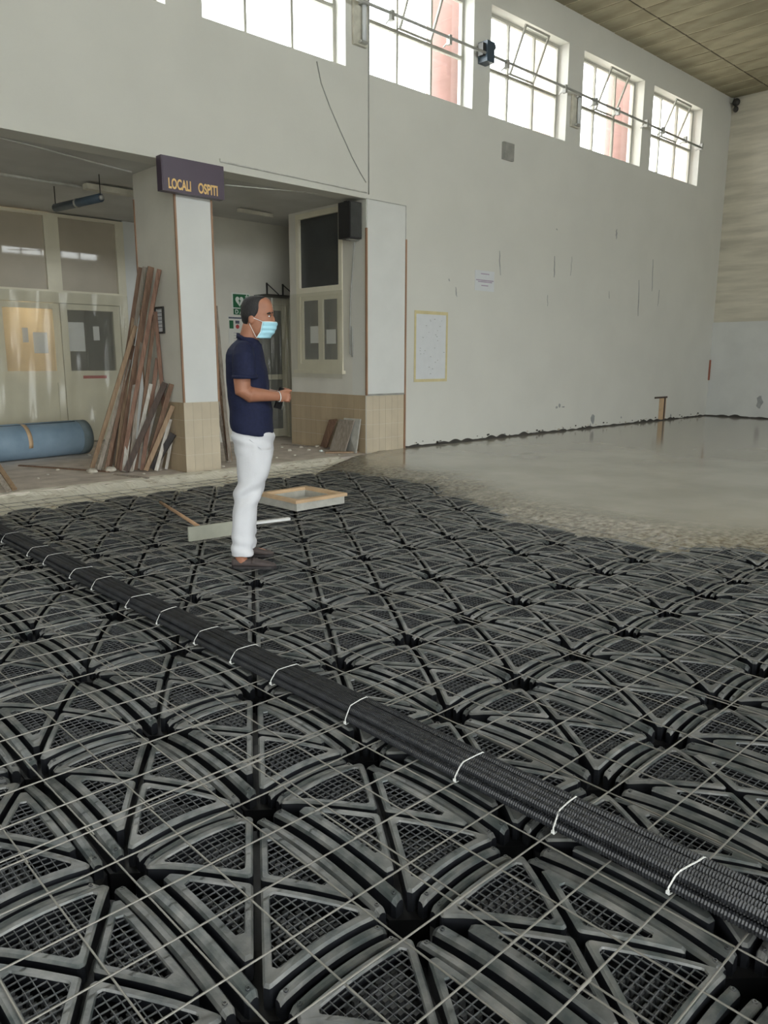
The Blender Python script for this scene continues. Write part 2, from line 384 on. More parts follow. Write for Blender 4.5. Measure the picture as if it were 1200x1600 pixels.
for k in range(npan+1):
    x = RX0+(RX1-RX0)*k/npan
    MB().box((x-0.03, yy-0.03, SILL+0.05), (x+0.03, yy+0.03, WTOP-0.05)).build('mullion', 'window_frame', t)
    if k < npan: MB().box((x+0.03, yy-0.003, SILL+0.05), (x+(RX1-RX0)/npan-0.03, yy+0.003, WTOP-0.05)).build('pane', 'window_glass', t)
portal((RX0+RX1)/2, HALL_Y0-0.2, (SILL+WTOP)/2, RX1-RX0, WTOP-SILL, math.pi/2)
t = thing('window_13', None, None, ((EX0+EX1)/2, yy, 0.05), kind='structure')  # unseen glazing of the opening added for fill light
for k in range(9):
    x = EX0+(EX1-EX0)*k/8
    MB().box((max(EX0, x-0.04), yy-0.04, 0.05), (min(EX1, x+0.04), yy+0.04, EZ)).build('mullion', 'window_frame', t)
    if k < 8: MB().box((x+0.04, yy-0.003, 0.06), (x+(EX1-EX0)/8-0.04, yy+0.003, EZ-0.01)).build('pane', 'window_glass', t)
portal((EX0+EX1)/2, HALL_Y0-0.2, EZ/2, EX1-EX0, EZ-0.1, math.pi/2)
GY0, GY1, GZ1 = -4.5, 0.5, 2.9  # unseen glazed opening, added to bring light in from behind
struct('wall_near', MB().box((HALL_X0-0.3, HALL_Y0, -0.4), (HALL_X0, GY0, CEIL+0.3)).box((HALL_X0-0.3, GY1, -0.4), (HALL_X0, W0, CEIL+0.3)).box((HALL_X0-0.3, GY0, GZ1), (HALL_X0, GY1, CEIL+0.3)).box((HALL_X0-0.3, GY0, -0.4), (HALL_X0, GY1, 0.0)), 'wall_paint')
t = thing('window_11', None, None, (HALL_X0-0.15, (GY0+GY1)/2, 0.0), kind='structure')
for k in range(6):
    y = GY0+(GY1-GY0)*k/5
    MB().box((HALL_X0-0.19, max(GY0, y-0.04), 0), (HALL_X0-0.11, min(GY1, y+0.04), GZ1)).build('mullion', 'window_frame', t)
    if k < 5: MB().box((HALL_X0-0.155, y+0.04, 0.02), (HALL_X0-0.145, y+(GY1-GY0)/5-0.04, GZ1-0.02)).build('pane', 'window_glass', t)
portal(HALL_X0-0.2, (GY0+GY1)/2, GZ1/2, GZ1, GY1-GY0, 0, 0)
po = [o for o in col.objects if o.type == 'LIGHT'][-1]; po.rotation_euler = (0, -math.pi/2, 0)

# ceiling of long concrete boards between pale joints, cut by one dark seam
ceil = struct('ceiling', MB().box((HALL_X0-0.3, HALL_Y0-0.3, CEIL+0.009), (HALL_X1+0.3, W0, CEIL+0.25)), 'ceiling_joint')
PW = 0.545; x = 13.59-PW*6; BS = {}
struct_b = MB().box((HALL_X0, HALL_Y0, CEIL), (x-0.02, W0, CEIL+0.009)); struct_b.build('board_field', 'ceiling_board', ceil)
while x < HALL_X1-0.05:
    wv = min(PW-0.045, HALL_X1-x)
    for (ya, yb) in ((HALL_Y0, 7.745), (7.775, W0)):
        key = (round(wv, 3), ya)
        if key not in BS:
            m_ = MB().box((0, ya, 0), (wv, yb, 0.012)).mesh('board'); m_.materials.append(MATS['ceiling_board']); BS[key] = m_
        o = bpy.data.objects.new('board', BS[key]); col.objects.link(o); o.parent = ceil
        o.location = (x+0.0225, 0, CEIL+R.uniform(-0.003, 0.001))
    x += PW
MB().box((9, 7.747, CEIL+0.004), (HALL_X1, 7.773, CEIL+0.0085)).build('seam', 'ceiling_crack', ceil)

# the open porch behind the long wall
PY, PXR = 13.0, 7.8
struct('floor', MB().box((-1.3, 8.55, -0.4), (7.8, 16.0, 0.0)), 'old_floor')
pc = struct('ceiling_porch', MB().box((-1.3, W1, LINT+0.02), (8.95, 16.0, LINT+0.25)), 'porch_ceiling')
struct('wall_porch_left', MB().box((-1.3, W1, 0), (-1.0, 16.0, LINT+0.02)), 'wall_cream')
WY0, WY1, WZ0, WZ1 = 9.18, 10.32, 1.24, 3.66
struct('wall_porch_right', MB().box((PXR, W1, -0.02), (8.1, WY0, LINT+0.02)).box((PXR, WY1, -0.02), (8.1, 10.52, LINT+0.02)).box((PXR, WY0, -0.02), (8.1, WY1, WZ0)).box((PXR, WY0, WZ1), (8.1, WY1, LINT+0.02)), 'wall_cream')
DX0, DX1, DZ, BKY = 7.66, 8.53, 2.45, 11.5
struct('wall_porch_back', MB().box((6.9, BKY, 0), (DX0, BKY+0.15, LINT+0.02)).box((DX0, BKY, DZ), (8.85, BKY+0.15, LINT+0.02)).box((DX1, BKY, 0), (8.85, BKY+0.15, DZ)), 'wall_cream')
struct('wall_porch_return', MB().box((6.75, BKY, 0), (6.9, PY, LINT+0.02)).box((6.14, PY, 0), (6.9, PY+0.15, LINT+0.02)), 'white_panel')
struct('wall_porch_side', MB().box((8.7, 10.4, 0), (8.85, BKY, LINT+0.02)), 'wall_cream')
struct('wall_porch_far', MB().box((-1.0, PY, 0), (3.0, PY+0.15, LINT+0.02)), 'wall_cream')
# vestibule behind the glazed doors; added partition keeps the glow to the left
struct('wall_vestibule', MB().box((2.8, PY+2.9, 0), (6.6, PY+3.0, LINT+0.02)).box((2.7, PY+0.1, 0), (2.8, PY+3, LINT+0.02)).box((6.6, PY+0.15, 0), (6.7, PY+3, LINT+0.02)).box((4.93, PY+0.15, 0), (5.03, PY+2.9, LINT+0.02)), 'wall_cream')
struct('floor_store', MB().box((7.8, 8.97, -0.1), (9.6, 13.0, 0.0)), 'old_floor')
struct('wall_light_block', MB().box((7.0, 12.9, 0), (9.6, 13.0, LINT)).box((9.5, 8.97, 0), (9.6, 12.9, LINT)).box((8.95, 8.97, LINT+0.02), (9.6, 13.0, LINT+0.2)), 'wall_cream')  # unseen boxes added to block light beside the porch

# pillar with white front panel, brown corner strips and a tiled foot
TILE_H = 0.88
pil = struct('wall_pillar', MB().box((4.76, 8.66, 0.0), (5.24, 9.70, LINT+0.02)), 'wall_cream')
MB().box((4.765, 8.648, TILE_H), (5.235, 8.66, LINT)).build('front_panel', 'white_panel', pil)
MB().box((4.748, 9.685, TILE_H), (4.762, 9.705, 3.4)).build('corner_strip', 'trim_brown', pil)
for xs in (4.745, 5.235): MB().box((xs, 8.638, TILE_H), (xs+0.022, 8.662, 3.34)).build('corner_strip', 'trim_brown', pil)
def tiles(parent, o, du, dv_n, nu, nv, tw, th, m, n):
    """tile boxes on a plane: origin o, direction du (unit), outward normal n"""
    u = Vector(du); nn = Vector(n); g = 0.0015
    for i in range(nu):
        for j in range(nv):
            p = Vector(o)+u*(i*tw)+Vector((0, 0, j*th)); q = p+u*tw+Vector((0, 0, th))
            a = p+u*g+Vector((0, 0, g)); b = q-u*g-Vector((0, 0, g))+nn*0.004
            lo = tuple(min(a[k], b[k]) for k in range(3)); hi = tuple(max(a[k], b[k]) for k in range(3))
            MB().box(lo, hi).build('tile', m, parent)
tiles(pil, (4.75, 8.66, 0.0), (1, 0, 0), 0, 4, 4, 0.125, TILE_H/4, 'tile', (0, -1, 0))
tiles(pil, (4.76, 8.66, 0.0), (0, 1, 0), 0, 8, 4, 0.13, TILE_H/4, 'tile_side', (-1, 0, 0))
# panel between the opening and the long plain wall
MB().box((7.81, 8.638, TILE_H+0.02), (8.59, 8.65, LINT)).build('front_panel', 'white_panel', wall_left)
MB().box((7.80, 8.63, TILE_H-0.005), (8.59, 8.65, TILE_H+0.02)).build('panel_rail', 'metal_grey', wall_left)
MB().box((7.785, 8.628, TILE_H), (7.81, 8.66, 3.28)).build('corner_strip', 'trim_brown', wall_left)
MB().box((8.59, 8.628, 0.0), (8.62, 8.65, 3.2)).build('corner_strip', 'trim_brown', wall_left)
MB().box((8.595, 8.638, 3.2), (8.605, 8.65, LINT)).box((7.8, 8.638, LINT-0.005), (8.605, 8.65, LINT+0.005)).build('panel_seam', 'cable_grey', wall_left)
tiles(wall_left, (7.80, 8.65, 0.0), (1, 0, 0), 0, 6, 4, 0.132, TILE_H/4-0.002, 'tile', (0, -1, 0))
wpr = bpy.data.objects['wall_porch_right']
tiles(wpr, (7.80, 8.67, 0.0), (0, 1, 0), 0, 14, 4, 0.134, TILE_H/4, 'tile_side', (-1, 0, 0))

# broken lower edge of the old porch floor: a ragged plaster ledge
def ledge():
    prof = [(8.62, 0.012), (8.57, 0.004), (8.50, -0.015), (8.42, -0.04), (8.33, -0.066), (8.22, -0.085), (8.08, -0.10), (7.96, -0.13), (7.90, -0.34)]
    vs = []; nx = 330; x0, x1 = -2.0, 7.2
    for i in range(nx+1):
        x = x0+(x1-x0)*i/nx
        for k, (y, z) in enumerate(prof):
            e = noise.noise(Vector((x*2.1, y*3, 1.3)))*0.05+noise.noise(Vector((x*9, y*9, 4.1)))*0.022
            amp = 0.0 if k == 0 else (0.35 if k in (1, 8) else 1)
            vs.append((x, y+e*amp*0.9, z+(noise.noise(Vector((x*7, y*7, 9)))*0.026+noise.noise(Vector((x*22, y*22, 2)))*0.012)*amp))
    n = len(prof); fs = [(i*n+k, i*n+k+1, (i+1)*n+k+1, (i+1)*n+k) for i in range(nx) for k in range(n-1)]
    o = struct('trim_2', MB().add(vs, fs, False), 'ledge'); return o
ledge()
# pit under the formers
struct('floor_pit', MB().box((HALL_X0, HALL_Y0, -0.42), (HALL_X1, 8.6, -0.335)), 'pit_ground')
struct('ground_outside', MB().box((-80, -80, -0.7), (80, 80, -0.5)), 'outside_ground')

# ------------------------------------------------------------------ wet screed
EDGE = [(7.3, -6.0), (6.9, -2.5), (6.55, -0.5), (6.35, 1.0), (6.08, 2.13), (5.72, 2.66), (5.62, 3.17), (5.63, 3.68), (5.80, 4.51), (6.24, 5.59), (6.52, 6.3), (6.55, 6.9), (6.40, 7.46), (6.45, 7.75), (6.60, 8.05), (6.9, 8.30), (7.6, 8.62)]
def edge_x(y):
    for (xa, ya), (xb, yb) in zip(EDGE, EDGE[1:]):
        if ya <= y <= yb: t = (y-ya)/(yb-ya); t2 = t*t*(3-2*t); return xa+(xb-xa)*(0.5*t+0.5*t2)
    return EDGE[-1][0]
def screed():
    ys = [-6.0, -4, -2, -1]+[-0.5+0.05*i for i in range(int(9.15/0.05)+1)]
    if ys[-1] < W0: ys.append(W0)
    ts = [-0.22+0.04*i for i in range(46)]+[1.75, 2.0, 2.5, 3.5, 5, 7, 9, 11, 13.9]
    vs = []; ed = []
    for y in ys:
        ex = edge_x(max(-6, min(8.62, y)))
        ex += 0.10*noise.noise(Vector((y*2.3, 0.4, 0)))+0.05*noise.noise(Vector((y*7, 3.1, 0)))
        for t in ts:
            x = min(ex+t, HALL_X1)
            if t > 9: x = ex+9+(HALL_X1-ex-9)*(t-9)/4.9
            k = max(0.0, min(1.0, (t+0.2)/0.75)); base = -0.10+0.12*(1-(1-k)**2.2)
            e = max(0.0, min(1.0, 1-(t-0.05)/1.0)); e = e*e*(3-2*e)
            z = base+(noise.noise(Vector((x*4, y*4, 0)))*0.018+noise.noise(Vector((x*13, y*13, 5)))*0.016)*e
            vs.append((x, y, z)); ed.append(max(0.0, min(1.0, e*1.1+0.3*noise.noise(Vector((x*2.2, y*2.2, 7)))*min(1, e*2.5))))
    n = len(ts); fs = [(i*n+k, i*n+k+1, (i+1)*n+k+1, (i+1)*n+k) for i in range(len(ys)-1) for k in range(n-1)]
    o = struct('floor_screed', MB().add(vs, fs, True), 'wet_concrete')
    a = o.data.attributes.new('edge', 'FLOAT', 'POINT'); a.data.foreach_set('value', ed)
    return o
screed()

# exterior piers glimpsed through the window strip
for k, (xa, m_, yy_) in enumerate(((10.36, 'pink_render', 9.35), (16.22, 'pink_render', 9.35), (13.22, 'cream_render', 9.35), (19.05, 'cream_render', 9.35))):
    p = MB()
    p.rings([[(xa+0.45+0.42*math.cos(2*math.pi*i/20), yy_+0.45+0.42*math.sin(2*math.pi*i/20), z) for i in range(20)] for z in (-0.5, 9.0)])
    struct('pier_outside_%d' % (k+1), p, m_)

# ================================================================== VOID FORMERS
LX, LY, FX0, FY0, FTOP = 0.4852, 0.7308, 0.570, 1.634, -0.0245
A2, B2 = LX/2, LY/2
def zt(x, y):
    u, v = x/A2, y/B2
    return -0.008*u*u-0.008*v*v-0.036*u*u*v*v
def rounded(poly, r, k=3, m=5):
    """rounded polygon with m points per straight side"""
    n = len(poly); out = []; arcs = []
    for i in range(n):
        p, a, b = Vector(poly[i]), Vector(poly[i-1]), Vector(poly[(i+1) % n])
        d1 = (a-p).normalized(); d2 = (b-p).normalized(); ang = d1.angle(d2); t = r/math.tan(ang/2)
        t = min(t, 0.45*(a-p).length, 0.45*(b-p).length); rr = t*math.tan(ang/2)
        c = p+(d1+d2).normalized()*(rr/math.sin(ang/2)); s0 = p+d1*t-c; s1 = p+d2*t-c
        arcs.append([c+(s0*(1-q/k)+s1*(q/k)).normalized()*rr for q in range(k+1)])
    for i in range(n):
        out += arcs[i]; e0, e1 = arcs[i][-1], arcs[(i+1) % n][0]
        out += [e0+(e1-e0)*(q/(m+1)) for q in range(1, m+1)]
    return out
def inset(tri, d):
    """offset each side i (tri[i]->tri[i+1]) inwards by d[i]"""
    n = 3; L = []
    cx = sum((Vector(p) for p in tri), Vector((0, 0)))/3
    for i in range(n):
        p, q = Vector(tri[i]), Vector(tri[(i+1) % n]); e = (q-p).normalized(); nr = Vector((-e.y, e.x))
        if nr.dot(cx-p) < 0: nr = -nr
        L.append((p+nr*d[i], e))
    out = []
    for i in range(n):
        (p, e), (q, g) = L[i-1], L[i]
        den = e.x*g.y-e.y*g.x; t = ((q-p).x*g.y-(q-p).y*g.x)/den; out.append(p+e*t)
    return out
SEAM = (0.0135, 0.0105); RIBW = (0.038, 0.029)          # sides along Y, sides along X
BX, BY = A2-SEAM[0]-RIBW[0]-0.012, B2-SEAM[1]-RIBW[1]-0.012
def sector(side):
    o = (0.0, 0.0); c = [(A2, -B2), (A2, B2), (-A2, B2), (-A2, -B2)]
    if side == 0: t = [o, c[0], c[1]]; bd = A2-BX
    if side == 1: t = [o, c[1], c[2]]; bd = B2-BY
    if side == 2: t = [o, c[2], c[3]]; bd = A2-BX
    if side == 3: t = [o, c[3], c[0]]; bd = B2-BY
    return inset(t, [0.0105, bd, 0.0105])
def clip_line(tri, p, d):
    t0, t1 = -9, 9
    cx = sum(tri, Vector((0, 0)))/3
    for i in range(3):
        a, b = tri[i], tri[(i+1) % 3]; e = b-a; nr = Vector((-e.y, e.x))
        if nr.dot(cx-a) < 0: nr = -nr
        f0, f1 = nr.dot(p-a), nr.dot(d)
        if abs(f1) < 1e-12:
            if f0 < 0: return None
        elif f1 > 0: t0 = max(t0, -f0/f1)
        else: t1 = min(t1, -f0/f1)
    return (t0, t1) if t1-t0 > 0.008 else None
def make_panel(side):
    tri = sector(side); inn = inset(tri, [0.0205, 0.024, 0.0205])
    o1 = rounded(tri, 0.014); o2 = rounded(inset(tri, [0.006]*3), 0.010); i1 = rounded(inn, 0.015); i2 = rounded(inset(inn, [0.003]*3), 0.012)
    ringz = lambda pts, dz: [(p.x, p.y, zt(p.x, p.y)+dz) for p in pts]
    R_ = [ringz(o1, -0.10), ringz(o1, -0.007), ringz(o2, 0.0), ringz(i1, 0.0), ringz(i2, -0.006), ringz(i2, -0.03)]
    m_ = MB().rings(R_, cap=False, smooth=False)
    n = len(o1)
    return m_, inset(inn, [0.002]*3)
def make_grate(tri):
    m_ = MB(); pitch = 0.0255; wb, hb = 0.0019, 0.004
    xs = [p.x for p in tri]; ys = [p.y for p in tri]
    def seg(p, q, dz, wd, ht, nseg):
        d = (q-p); e = d.normalized(); nr = Vector((-e.y, e.x))*(wd/2)
        vs = []
        for k in range(nseg+1):
            c = p+d*(k/nseg); z = zt(c.x, c.y)+dz
            for s_, h_ in ((-1, -ht), (-1, 0), (1, 0), (1, -ht)): vs.append((c.x+nr.x*s_, c.y+nr.y*s_, z+h_))
        fs = []
        for k in range(nseg):
            for a in range(3): fs.append((k*4+a, k*4+a+1, (k+1)*4+a+1, (k+1)*4+a))
        m_.add(vs, fs)
    x = math.ceil(min(xs)/pitch)*pitch
    while x < max(xs):
        c = clip_line(tri, Vector((x, 0)), Vector((0, 1)))
        if c: seg(Vector((x, c[0])), Vector((x, c[1])), -0.007, wb, hb, 2)
        x += pitch
    y = math.ceil(min(ys)/pitch)*pitch
    while y < max(ys):
        c = clip_line(tri, Vector((0, y)), Vector((1, 0)))
        if c: seg(Vector((c[0], y)), Vector((c[1], y)), -0.0075, wb, hb, 2)
        c = clip_line(tri, Vector((0, y+pitch/2)), Vector((1, 0)))
        if c:                                               # pegs of the lower shell, one under each mesh of the grate
            x = math.ceil(c[0]/pitch)*pitch+pitch/2
            while x < c[1]-0.008:
                z = zt(x, y)-0.038; a, b = 0.0075, 0.005; yy = y+pitch/2
                m_.add([(x-a, yy-b, z), (x+a, yy-b, z), (x+a, yy+b, z), (x-a, yy+b, z), (x-a, yy-b, z-.03), (x+a, yy-b, z-.03), (x+a, yy+b, z-.03), (x-a, yy+b, z-.03)], [(0,1,2,3), (0,4,5,1), (1,5,6,2), (2,6,7,3), (3,7,4,0)])
                x += pitch
        y += pitch
    return m_
def make_rib(side):
    along_y = side in (0, 2); sg = 1 if side in (0, 1) else -1
    half = (B2 if along_y else A2)-0.070; ri = 0 if along_y else 1; off = (A2 if along_y else B2)-SEAM[ri]-RIBW[ri]/2
    m_ = MB(); rings_ = []; ns = 11
    sect = [(-0.5, -0.085), (-0.5, -0.010), (-0.33, -0.001), (0.0, 0.0015), (0.33, -0.001), (0.5, -0.010), (0.5, -0.085)]
    for k in range(ns+1):
        s_ = -1+2*k/ns; dz = -0.004; wk = 1.0
        if k in (0, ns): dz = -0.013; wk = 0.72
        t = s_*half
        if k in (1, ns-1): t = math.copysign(half-0.014, s_)
        row = []
        for a, z in sect:
            c = sg*off+a*RIBW[ri]*wk
            x, y = (c, t) if along_y else (t, c)
            row.append((x, y, zt(x if along_y else t, y)+dz+z-0.006))
        rings_.append(row)
    m_.rings(rings_, cap=True, smooth=False)
    for e in (-1, 1):                                   # moulded stud near each end
        t = e*(half-0.024); c = sg*off; x, y = (c, t) if along_y else (t, c); z = zt(x, y)-0.010
        m_.rings([[(x+r*math.cos(q*math.pi/4), y+r*math.sin(q*math.pi/4), z+dz) for q in range(8)] for r, dz in ((0.0065, -0.004), (0.0065, 0.0035), (0.004, 0.0035), (0.004, 0.0005))])
    return m_
def make_shell():
    c = 0.078; g = 0.003; a, b = A2-g, B2-g
    out = [(a, -b+c), (a, -0.1), (a, 0.1), (a, b-c), (a-c, b), (0.06, b), (-0.06, b), (-a+c, b), (-a, b-c), (-a, 0.1), (-a, -0.1), (-a, -b+c), (-a+c, -b), (-0.06, -b), (0.06, -b), (a-c, -b)]
    m_ = MB(); n = len(out)
    mid = [(x*0.5, y*0.5) for x, y in out]
    top = lambda p: (p[0], p[1], zt(*p)-0.062)
    vs = [(0, 0, -0.05)]+[top(p) for p in mid]+[(x, y, zt(x, y)-0.066) for x, y in out]+[(x*1.0, y*1.0, -0.30) for x, y in out]
    fs = []
    for k in range(n):
        k2 = (k+1) % n
        fs += [(0, 1+k, 1+k2), (1+k, 1+n+k, 1+n+k2, 1+k2), (1+n+k, 1+2*n+k, 1+2*n+k2, 1+n+k2)]
    return m_.add(vs, fs)
FLAB = 'black plastic void former with four triangular grates, in rows under the wire mesh'
def make_former():
    t = thing('void_former', FLAB, 'formwork', (0, 0, 0), group='black void formers laid in rows')
    make_shell().build('shell', 'black_shell', t, local=True)
    for s_ in range(4):
        pm, tri = make_panel(s_); po_ = pm.build('panel', 'black_plastic', t, local=True, m2='shaded_side_plastic', side=lambda p_: abs(p_.normal.z) < 0.25)  # steep faces take the colour that has shade in it
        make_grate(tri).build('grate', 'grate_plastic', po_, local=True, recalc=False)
    for s_ in range(4): make_rib(s_).build('rib', 'black_plastic', t, local=True, m2='shaded_side_plastic', side=lambda p_: abs(p_.normal.z) < 0.25)
    return t
ORDN = ['', 'first', 'second', 'third', 'fourth', 'fifth', 'sixth', 'seventh', 'eighth', 'ninth', 'tenth', 'eleventh', 'twelfth', 'thirteenth', 'fourteenth']
former = make_former(); first = True
for i in range(-4, 16):
    for j in range(-3, 9):
        x, y = FX0+LX*i, FY0+LY*j
        if x-edge_x(min(8.6, max(-6, y))) > 0.15: continue
        near = (x*x+y*y) < 0.9
        px, py, kk = project((x, y, FTOP))
        if kk < 0.35 and not (y > 0.3 and x > -0.6): continue
        if not (-520 < px < 1720 and py < 2600): continue
        o = former if first else copy_tree(former); first = False
        cn = i-3; side = 'in the column under the conduits' if cn == 0 else ORDN[abs(cn)]+(' column right' if cn > 0 else ' column left')+' of the conduits'
        o['label'] = 'black void former, '+ORDN[9-j]+' row from the ledge, '+side
        o.location = (x+R.uniform(-.002, .002), y+R.uniform(-.002, .002), FTOP-0.02+R.uniform(-0.003, 0.0)+0.02)
        o.rotation_euler = (0, 0, math.pi if R.random() < 0.5 else 0)

# ================================================================== WIRE MESH SHEETS
WP = 0.1957
def wire_mesh(share={}, r=0.0031):
    if 'w' not in share:
        m_ = MB().tube([(0, 0, -0.5), (0, 0, 0.5)], 1.0, 7).mesh('wire'); m_.materials.append(MATS['steel_wire']); share['w'] = m_
    return share['w']
def wire(parent, p, q, r):
    o = bpy.data.objects.new('wire', wire_mesh()); col.objects.link(o); o.parent = parent
    p = Vector(p); q = Vector(q); d = q-p
    o.location = (p+q)/2; o.rotation_mode = 'QUATERNION'; o.rotation_quaternion = Vector((0, 0, 1)).rotation_difference(d.normalized()); o.scale = (r, r, d.length)
SX = [(-4, 4), (4, 13), (13, 23), (23, 32)]                  # columns of B wires (index from X = 0.603)
SY = [(-3, 8), (8, 24), (24, 38)]
SLAB = [['in the near left corner', 'to the left of the black conduits', 'reaching the ledge at far left'],
        ['under the near end of the black conduits', 'under the middle of the black conduits', 'under the far end of the black conduits'],
        ['to the near right of the black conduits', 'under the standing man', 'under the square concrete sump'],
        ['at the right edge of the picture', 'running under the edge of the wet concrete', 'beside the wet concrete near the broken slabs']]
for a, (i0, i1) in enumerate(SX):
    for b, (j0, j1) in enumerate(SY):
        X = [0.603+WP*i+(0.03 if i == i0 and a else 0)+(0.0) for i in range(i0, i1+1)]
        Y = [0.594+WP*j+(0.028 if j == j0 and b else 0) for j in range(j0, j1+1)]
        Y = [y for y in Y if y < 8.32]
        zz = -0.0185+0.0028*((a+b) % 2)
        t = thing('wire_mesh_sheet', 'welded steel wire mesh sheet '+SLAB[a][b], 'wire mesh', ((X[0]+X[-1])/2, (Y[0]+Y[-1])/2, zz), R.uniform(-0.0016, 0.0016), group='overlapping sheets of welded wire mesh')
        cx, cy = t.location.x, t.location.y
        for x in X: wire(t, (x-cx+R.uniform(-.002, .002), Y[0]-0.05-cy, R.uniform(-.001, 0)), (x-cx+R.uniform(-.003, .003), Y[-1]+0.05-cy+R.uniform(-.02, .02), R.uniform(-.001, 0)), 0.0028)
        for y in Y: wire(t, (X[0]-0.05-cx, y-cy+R.uniform(-.002, .002), 0.0055), (X[-1]+0.05-cx+R.uniform(-.02, .03), y-cy+R.uniform(-.003, .003), 0.0055), 0.0028)

# ================================================================== CORRUGATED CONDUITS AND TIES
def conduit_mesh(seed, r, y0=-1.2, y1=7.9):
    rr = random.Random(seed); a1, a2, p1, p2 = rr.uniform(.002, .004), rr.uniform(.001, .003), rr.uniform(0, 6), rr.uniform(0, 6)
    pitch = 0.0088; n = int((y1-y0)/pitch); vs = []; seg = 9
    for k in range(2*n+1):
        y = y0+k*pitch/2; rad = r if k % 2 else r*0.80
        cx = a1*math.sin(y*1.7+p1)+a2*math.sin(y*4.1+p2); cz = 0.0015*math.sin(y*2.3+p2)
        for q in range(seg):
            t = 2*math.pi*q/seg; vs.append((cx+rad*math.cos(t), y, cz+rad*math.sin(t)))
    fs = [(i*seg+q, (i+1)*seg+q, (i+1)*seg+(q+1) % seg, i*seg+(q+1) % seg) for i in range(2*n) for q in range(seg)]
    return MB().add(vs, fs, False)
CR = 0.0165; CZ = -0.008+CR+0.0015
LAY = [(1.845+2*CR*k*1.02, CZ) for k in range(5)]+[(1.845+CR+2*CR*k*1.02, CZ+CR*1.7) for k in range(4)]
CLAB = ['bottom row, nearest the foreground', 'second in the bottom row', 'middle of the bottom row', 'fourth in the bottom row', 'bottom row, farthest side', 'top row, nearest the foreground', 'second in the top row', 'third in the top row', 'top row, farthest side']
meshes = []
for k, (x, z) in enumerate(LAY):
    if k < 3:
        o = conduit_mesh(k+3, CR).build('corrugated_conduit', 'conduit', None, recalc=False); meshes.append(o.data)
    else:
        o = bpy.data.objects.new('corrugated_conduit', meshes[k % 3]); col.objects.link(o)
    o.location = (x, 0, z)
    tag(o, 'black corrugated conduit in the long bundle, '+CLAB[k], 'conduit', 'bundle of black conduits')
ORD = ['first', 'second', 'third', 'fourth', 'fifth', 'sixth', 'seventh', 'eighth', 'ninth', 'tenth', 'eleventh', 'twelfth', 'thirteenth', 'last']
TIES = [0.80, 1.17, 1.57, 2.15, 2.66, 2.99, 3.33, 3.73, 4.11, 4.59, 4.94, 5.41, 5.73, 6.3]
xl, xr = LAY[0][0]-CR-0.004, LAY[4][0]+CR+0.004
for k, y in enumerate(TIES):
    s_ = R.uniform(-0.05, 0.05)
    pts = [(xl, y, CZ-CR-0.002), (xl-0.002, y, CZ+0.004), (LAY[5][0]-CR*0.95, y+s_*0.2, CZ+CR*2.1), (LAY[5][0], y+s_*0.4, CZ+CR*2.82), (LAY[6][0], y+s_*0.6, CZ+CR*2.9), (LAY[7][0], y+s_*0.8, CZ+CR*2.9), (LAY[8][0], y+s_*0.9, CZ+CR*2.82), (LAY[8][0]+CR*0.95, y+s_, CZ+CR*2.1), (xr+0.002, y+s_, CZ+0.004), (xr, y+s_, CZ-CR-0.002)]
    m_ = MB()
    for p, q in zip(pts, pts[1:]+pts[:1]): m_.bar(p, q, 0.0042, 0.0018, (0, 1, 0) if False else (0, 0, 1) if abs(p[2]-q[2]) < 0.01 else (1, 0, 0))
    L = thing('cable_tie', 'white cable tie round the black conduit bundle, ' + ('nearest the camera' if k == 0 else 'farthest of the ties' if k == len(TIES)-1 else ORD[k]+' tie from the near end'), 'cable tie', (1.91, y, CZ-CR), group='white ties along the conduit bundle')
    m_.build('strap', 'tie_white', L)
    MB().box((xl-0.008, y-0.004, CZ-0.012), (xl-0.001, y+0.004, CZ-0.003)).build('lock_head', 'tie_white', L)

# ================================================================== PORCH DOORS, WINDOW AND FILM
def glazed_door():
    y = PY+0.03; t = thing('door_1', None, None, (5.0, y, 0), kind='structure')
    X0, X1, ZM0, ZM1, ZT = 3.05, 6.14, 2.30, 2.50, LINT
    fr = MB()
    fr.box((X1-0.14, y-0.06, 0), (X1, y+0.06, ZT)); fr.box((3.0, y-0.06, 0), (3.10, y+0.06, ZT))
    fr.box((3.10, y-0.06, ZM0), (X1-0.14, y+0.06, ZM1)); fr.box((3.10, y-0.06, 3.63), (X1-0.14, y+0.06, ZT))
    fr.box((4.82, y-0.06, ZM1), (5.05, y+0.06, 3.63)); fr.box((3.86, y-0.06, 0), (3.98, y+0.06, ZM0)); fr.box((3.82, y-0.06, ZM1), (4.0, y+0.06, 3.63))
    fr.build('door_frame', 'door_paint', t)
    for a, b in ((3.10, 3.82), (4.0, 4.82), (5.05, 6.0)): MB().box((a, y-0.02, ZM1), (b, y+0.02, 3.63)).build('transom_panel', 'transom_panel', t)
    for k, (a, b) in enumerate(((3.10, 3.86), (3.985, 4.975), (4.99, 5.995))):
        lf = MB(); g = 0.11
        lf.box((a, y-0.03, 0.03), (a+g, y+0.03, ZM0-0.01)); lf.box((b-g, y-0.03, 0.03), (b, y+0.03, ZM0-0.01))
        lf.box((a+g, y-0.03, 0.03), (b-g, y+0.03, 0.20)); lf.box((a+g, y-0.03, 1.02), (b-g, y+0.03, 1.21)); lf.box((a+g, y-0.03, 2.20), (b-g, y+0.03, ZM0-0.01))
        lf.box((a+g, y-0.012, 0.20), (b-g, y+0.012, 1.02))
        o = lf.build('door_leaf', 'door_paint', t)
        MB().box((a+g, y-0.006, 1.21), (b-g, y+0.006, 2.20)).build('pane', 'window_glass', o)
    return t
glazed_door()
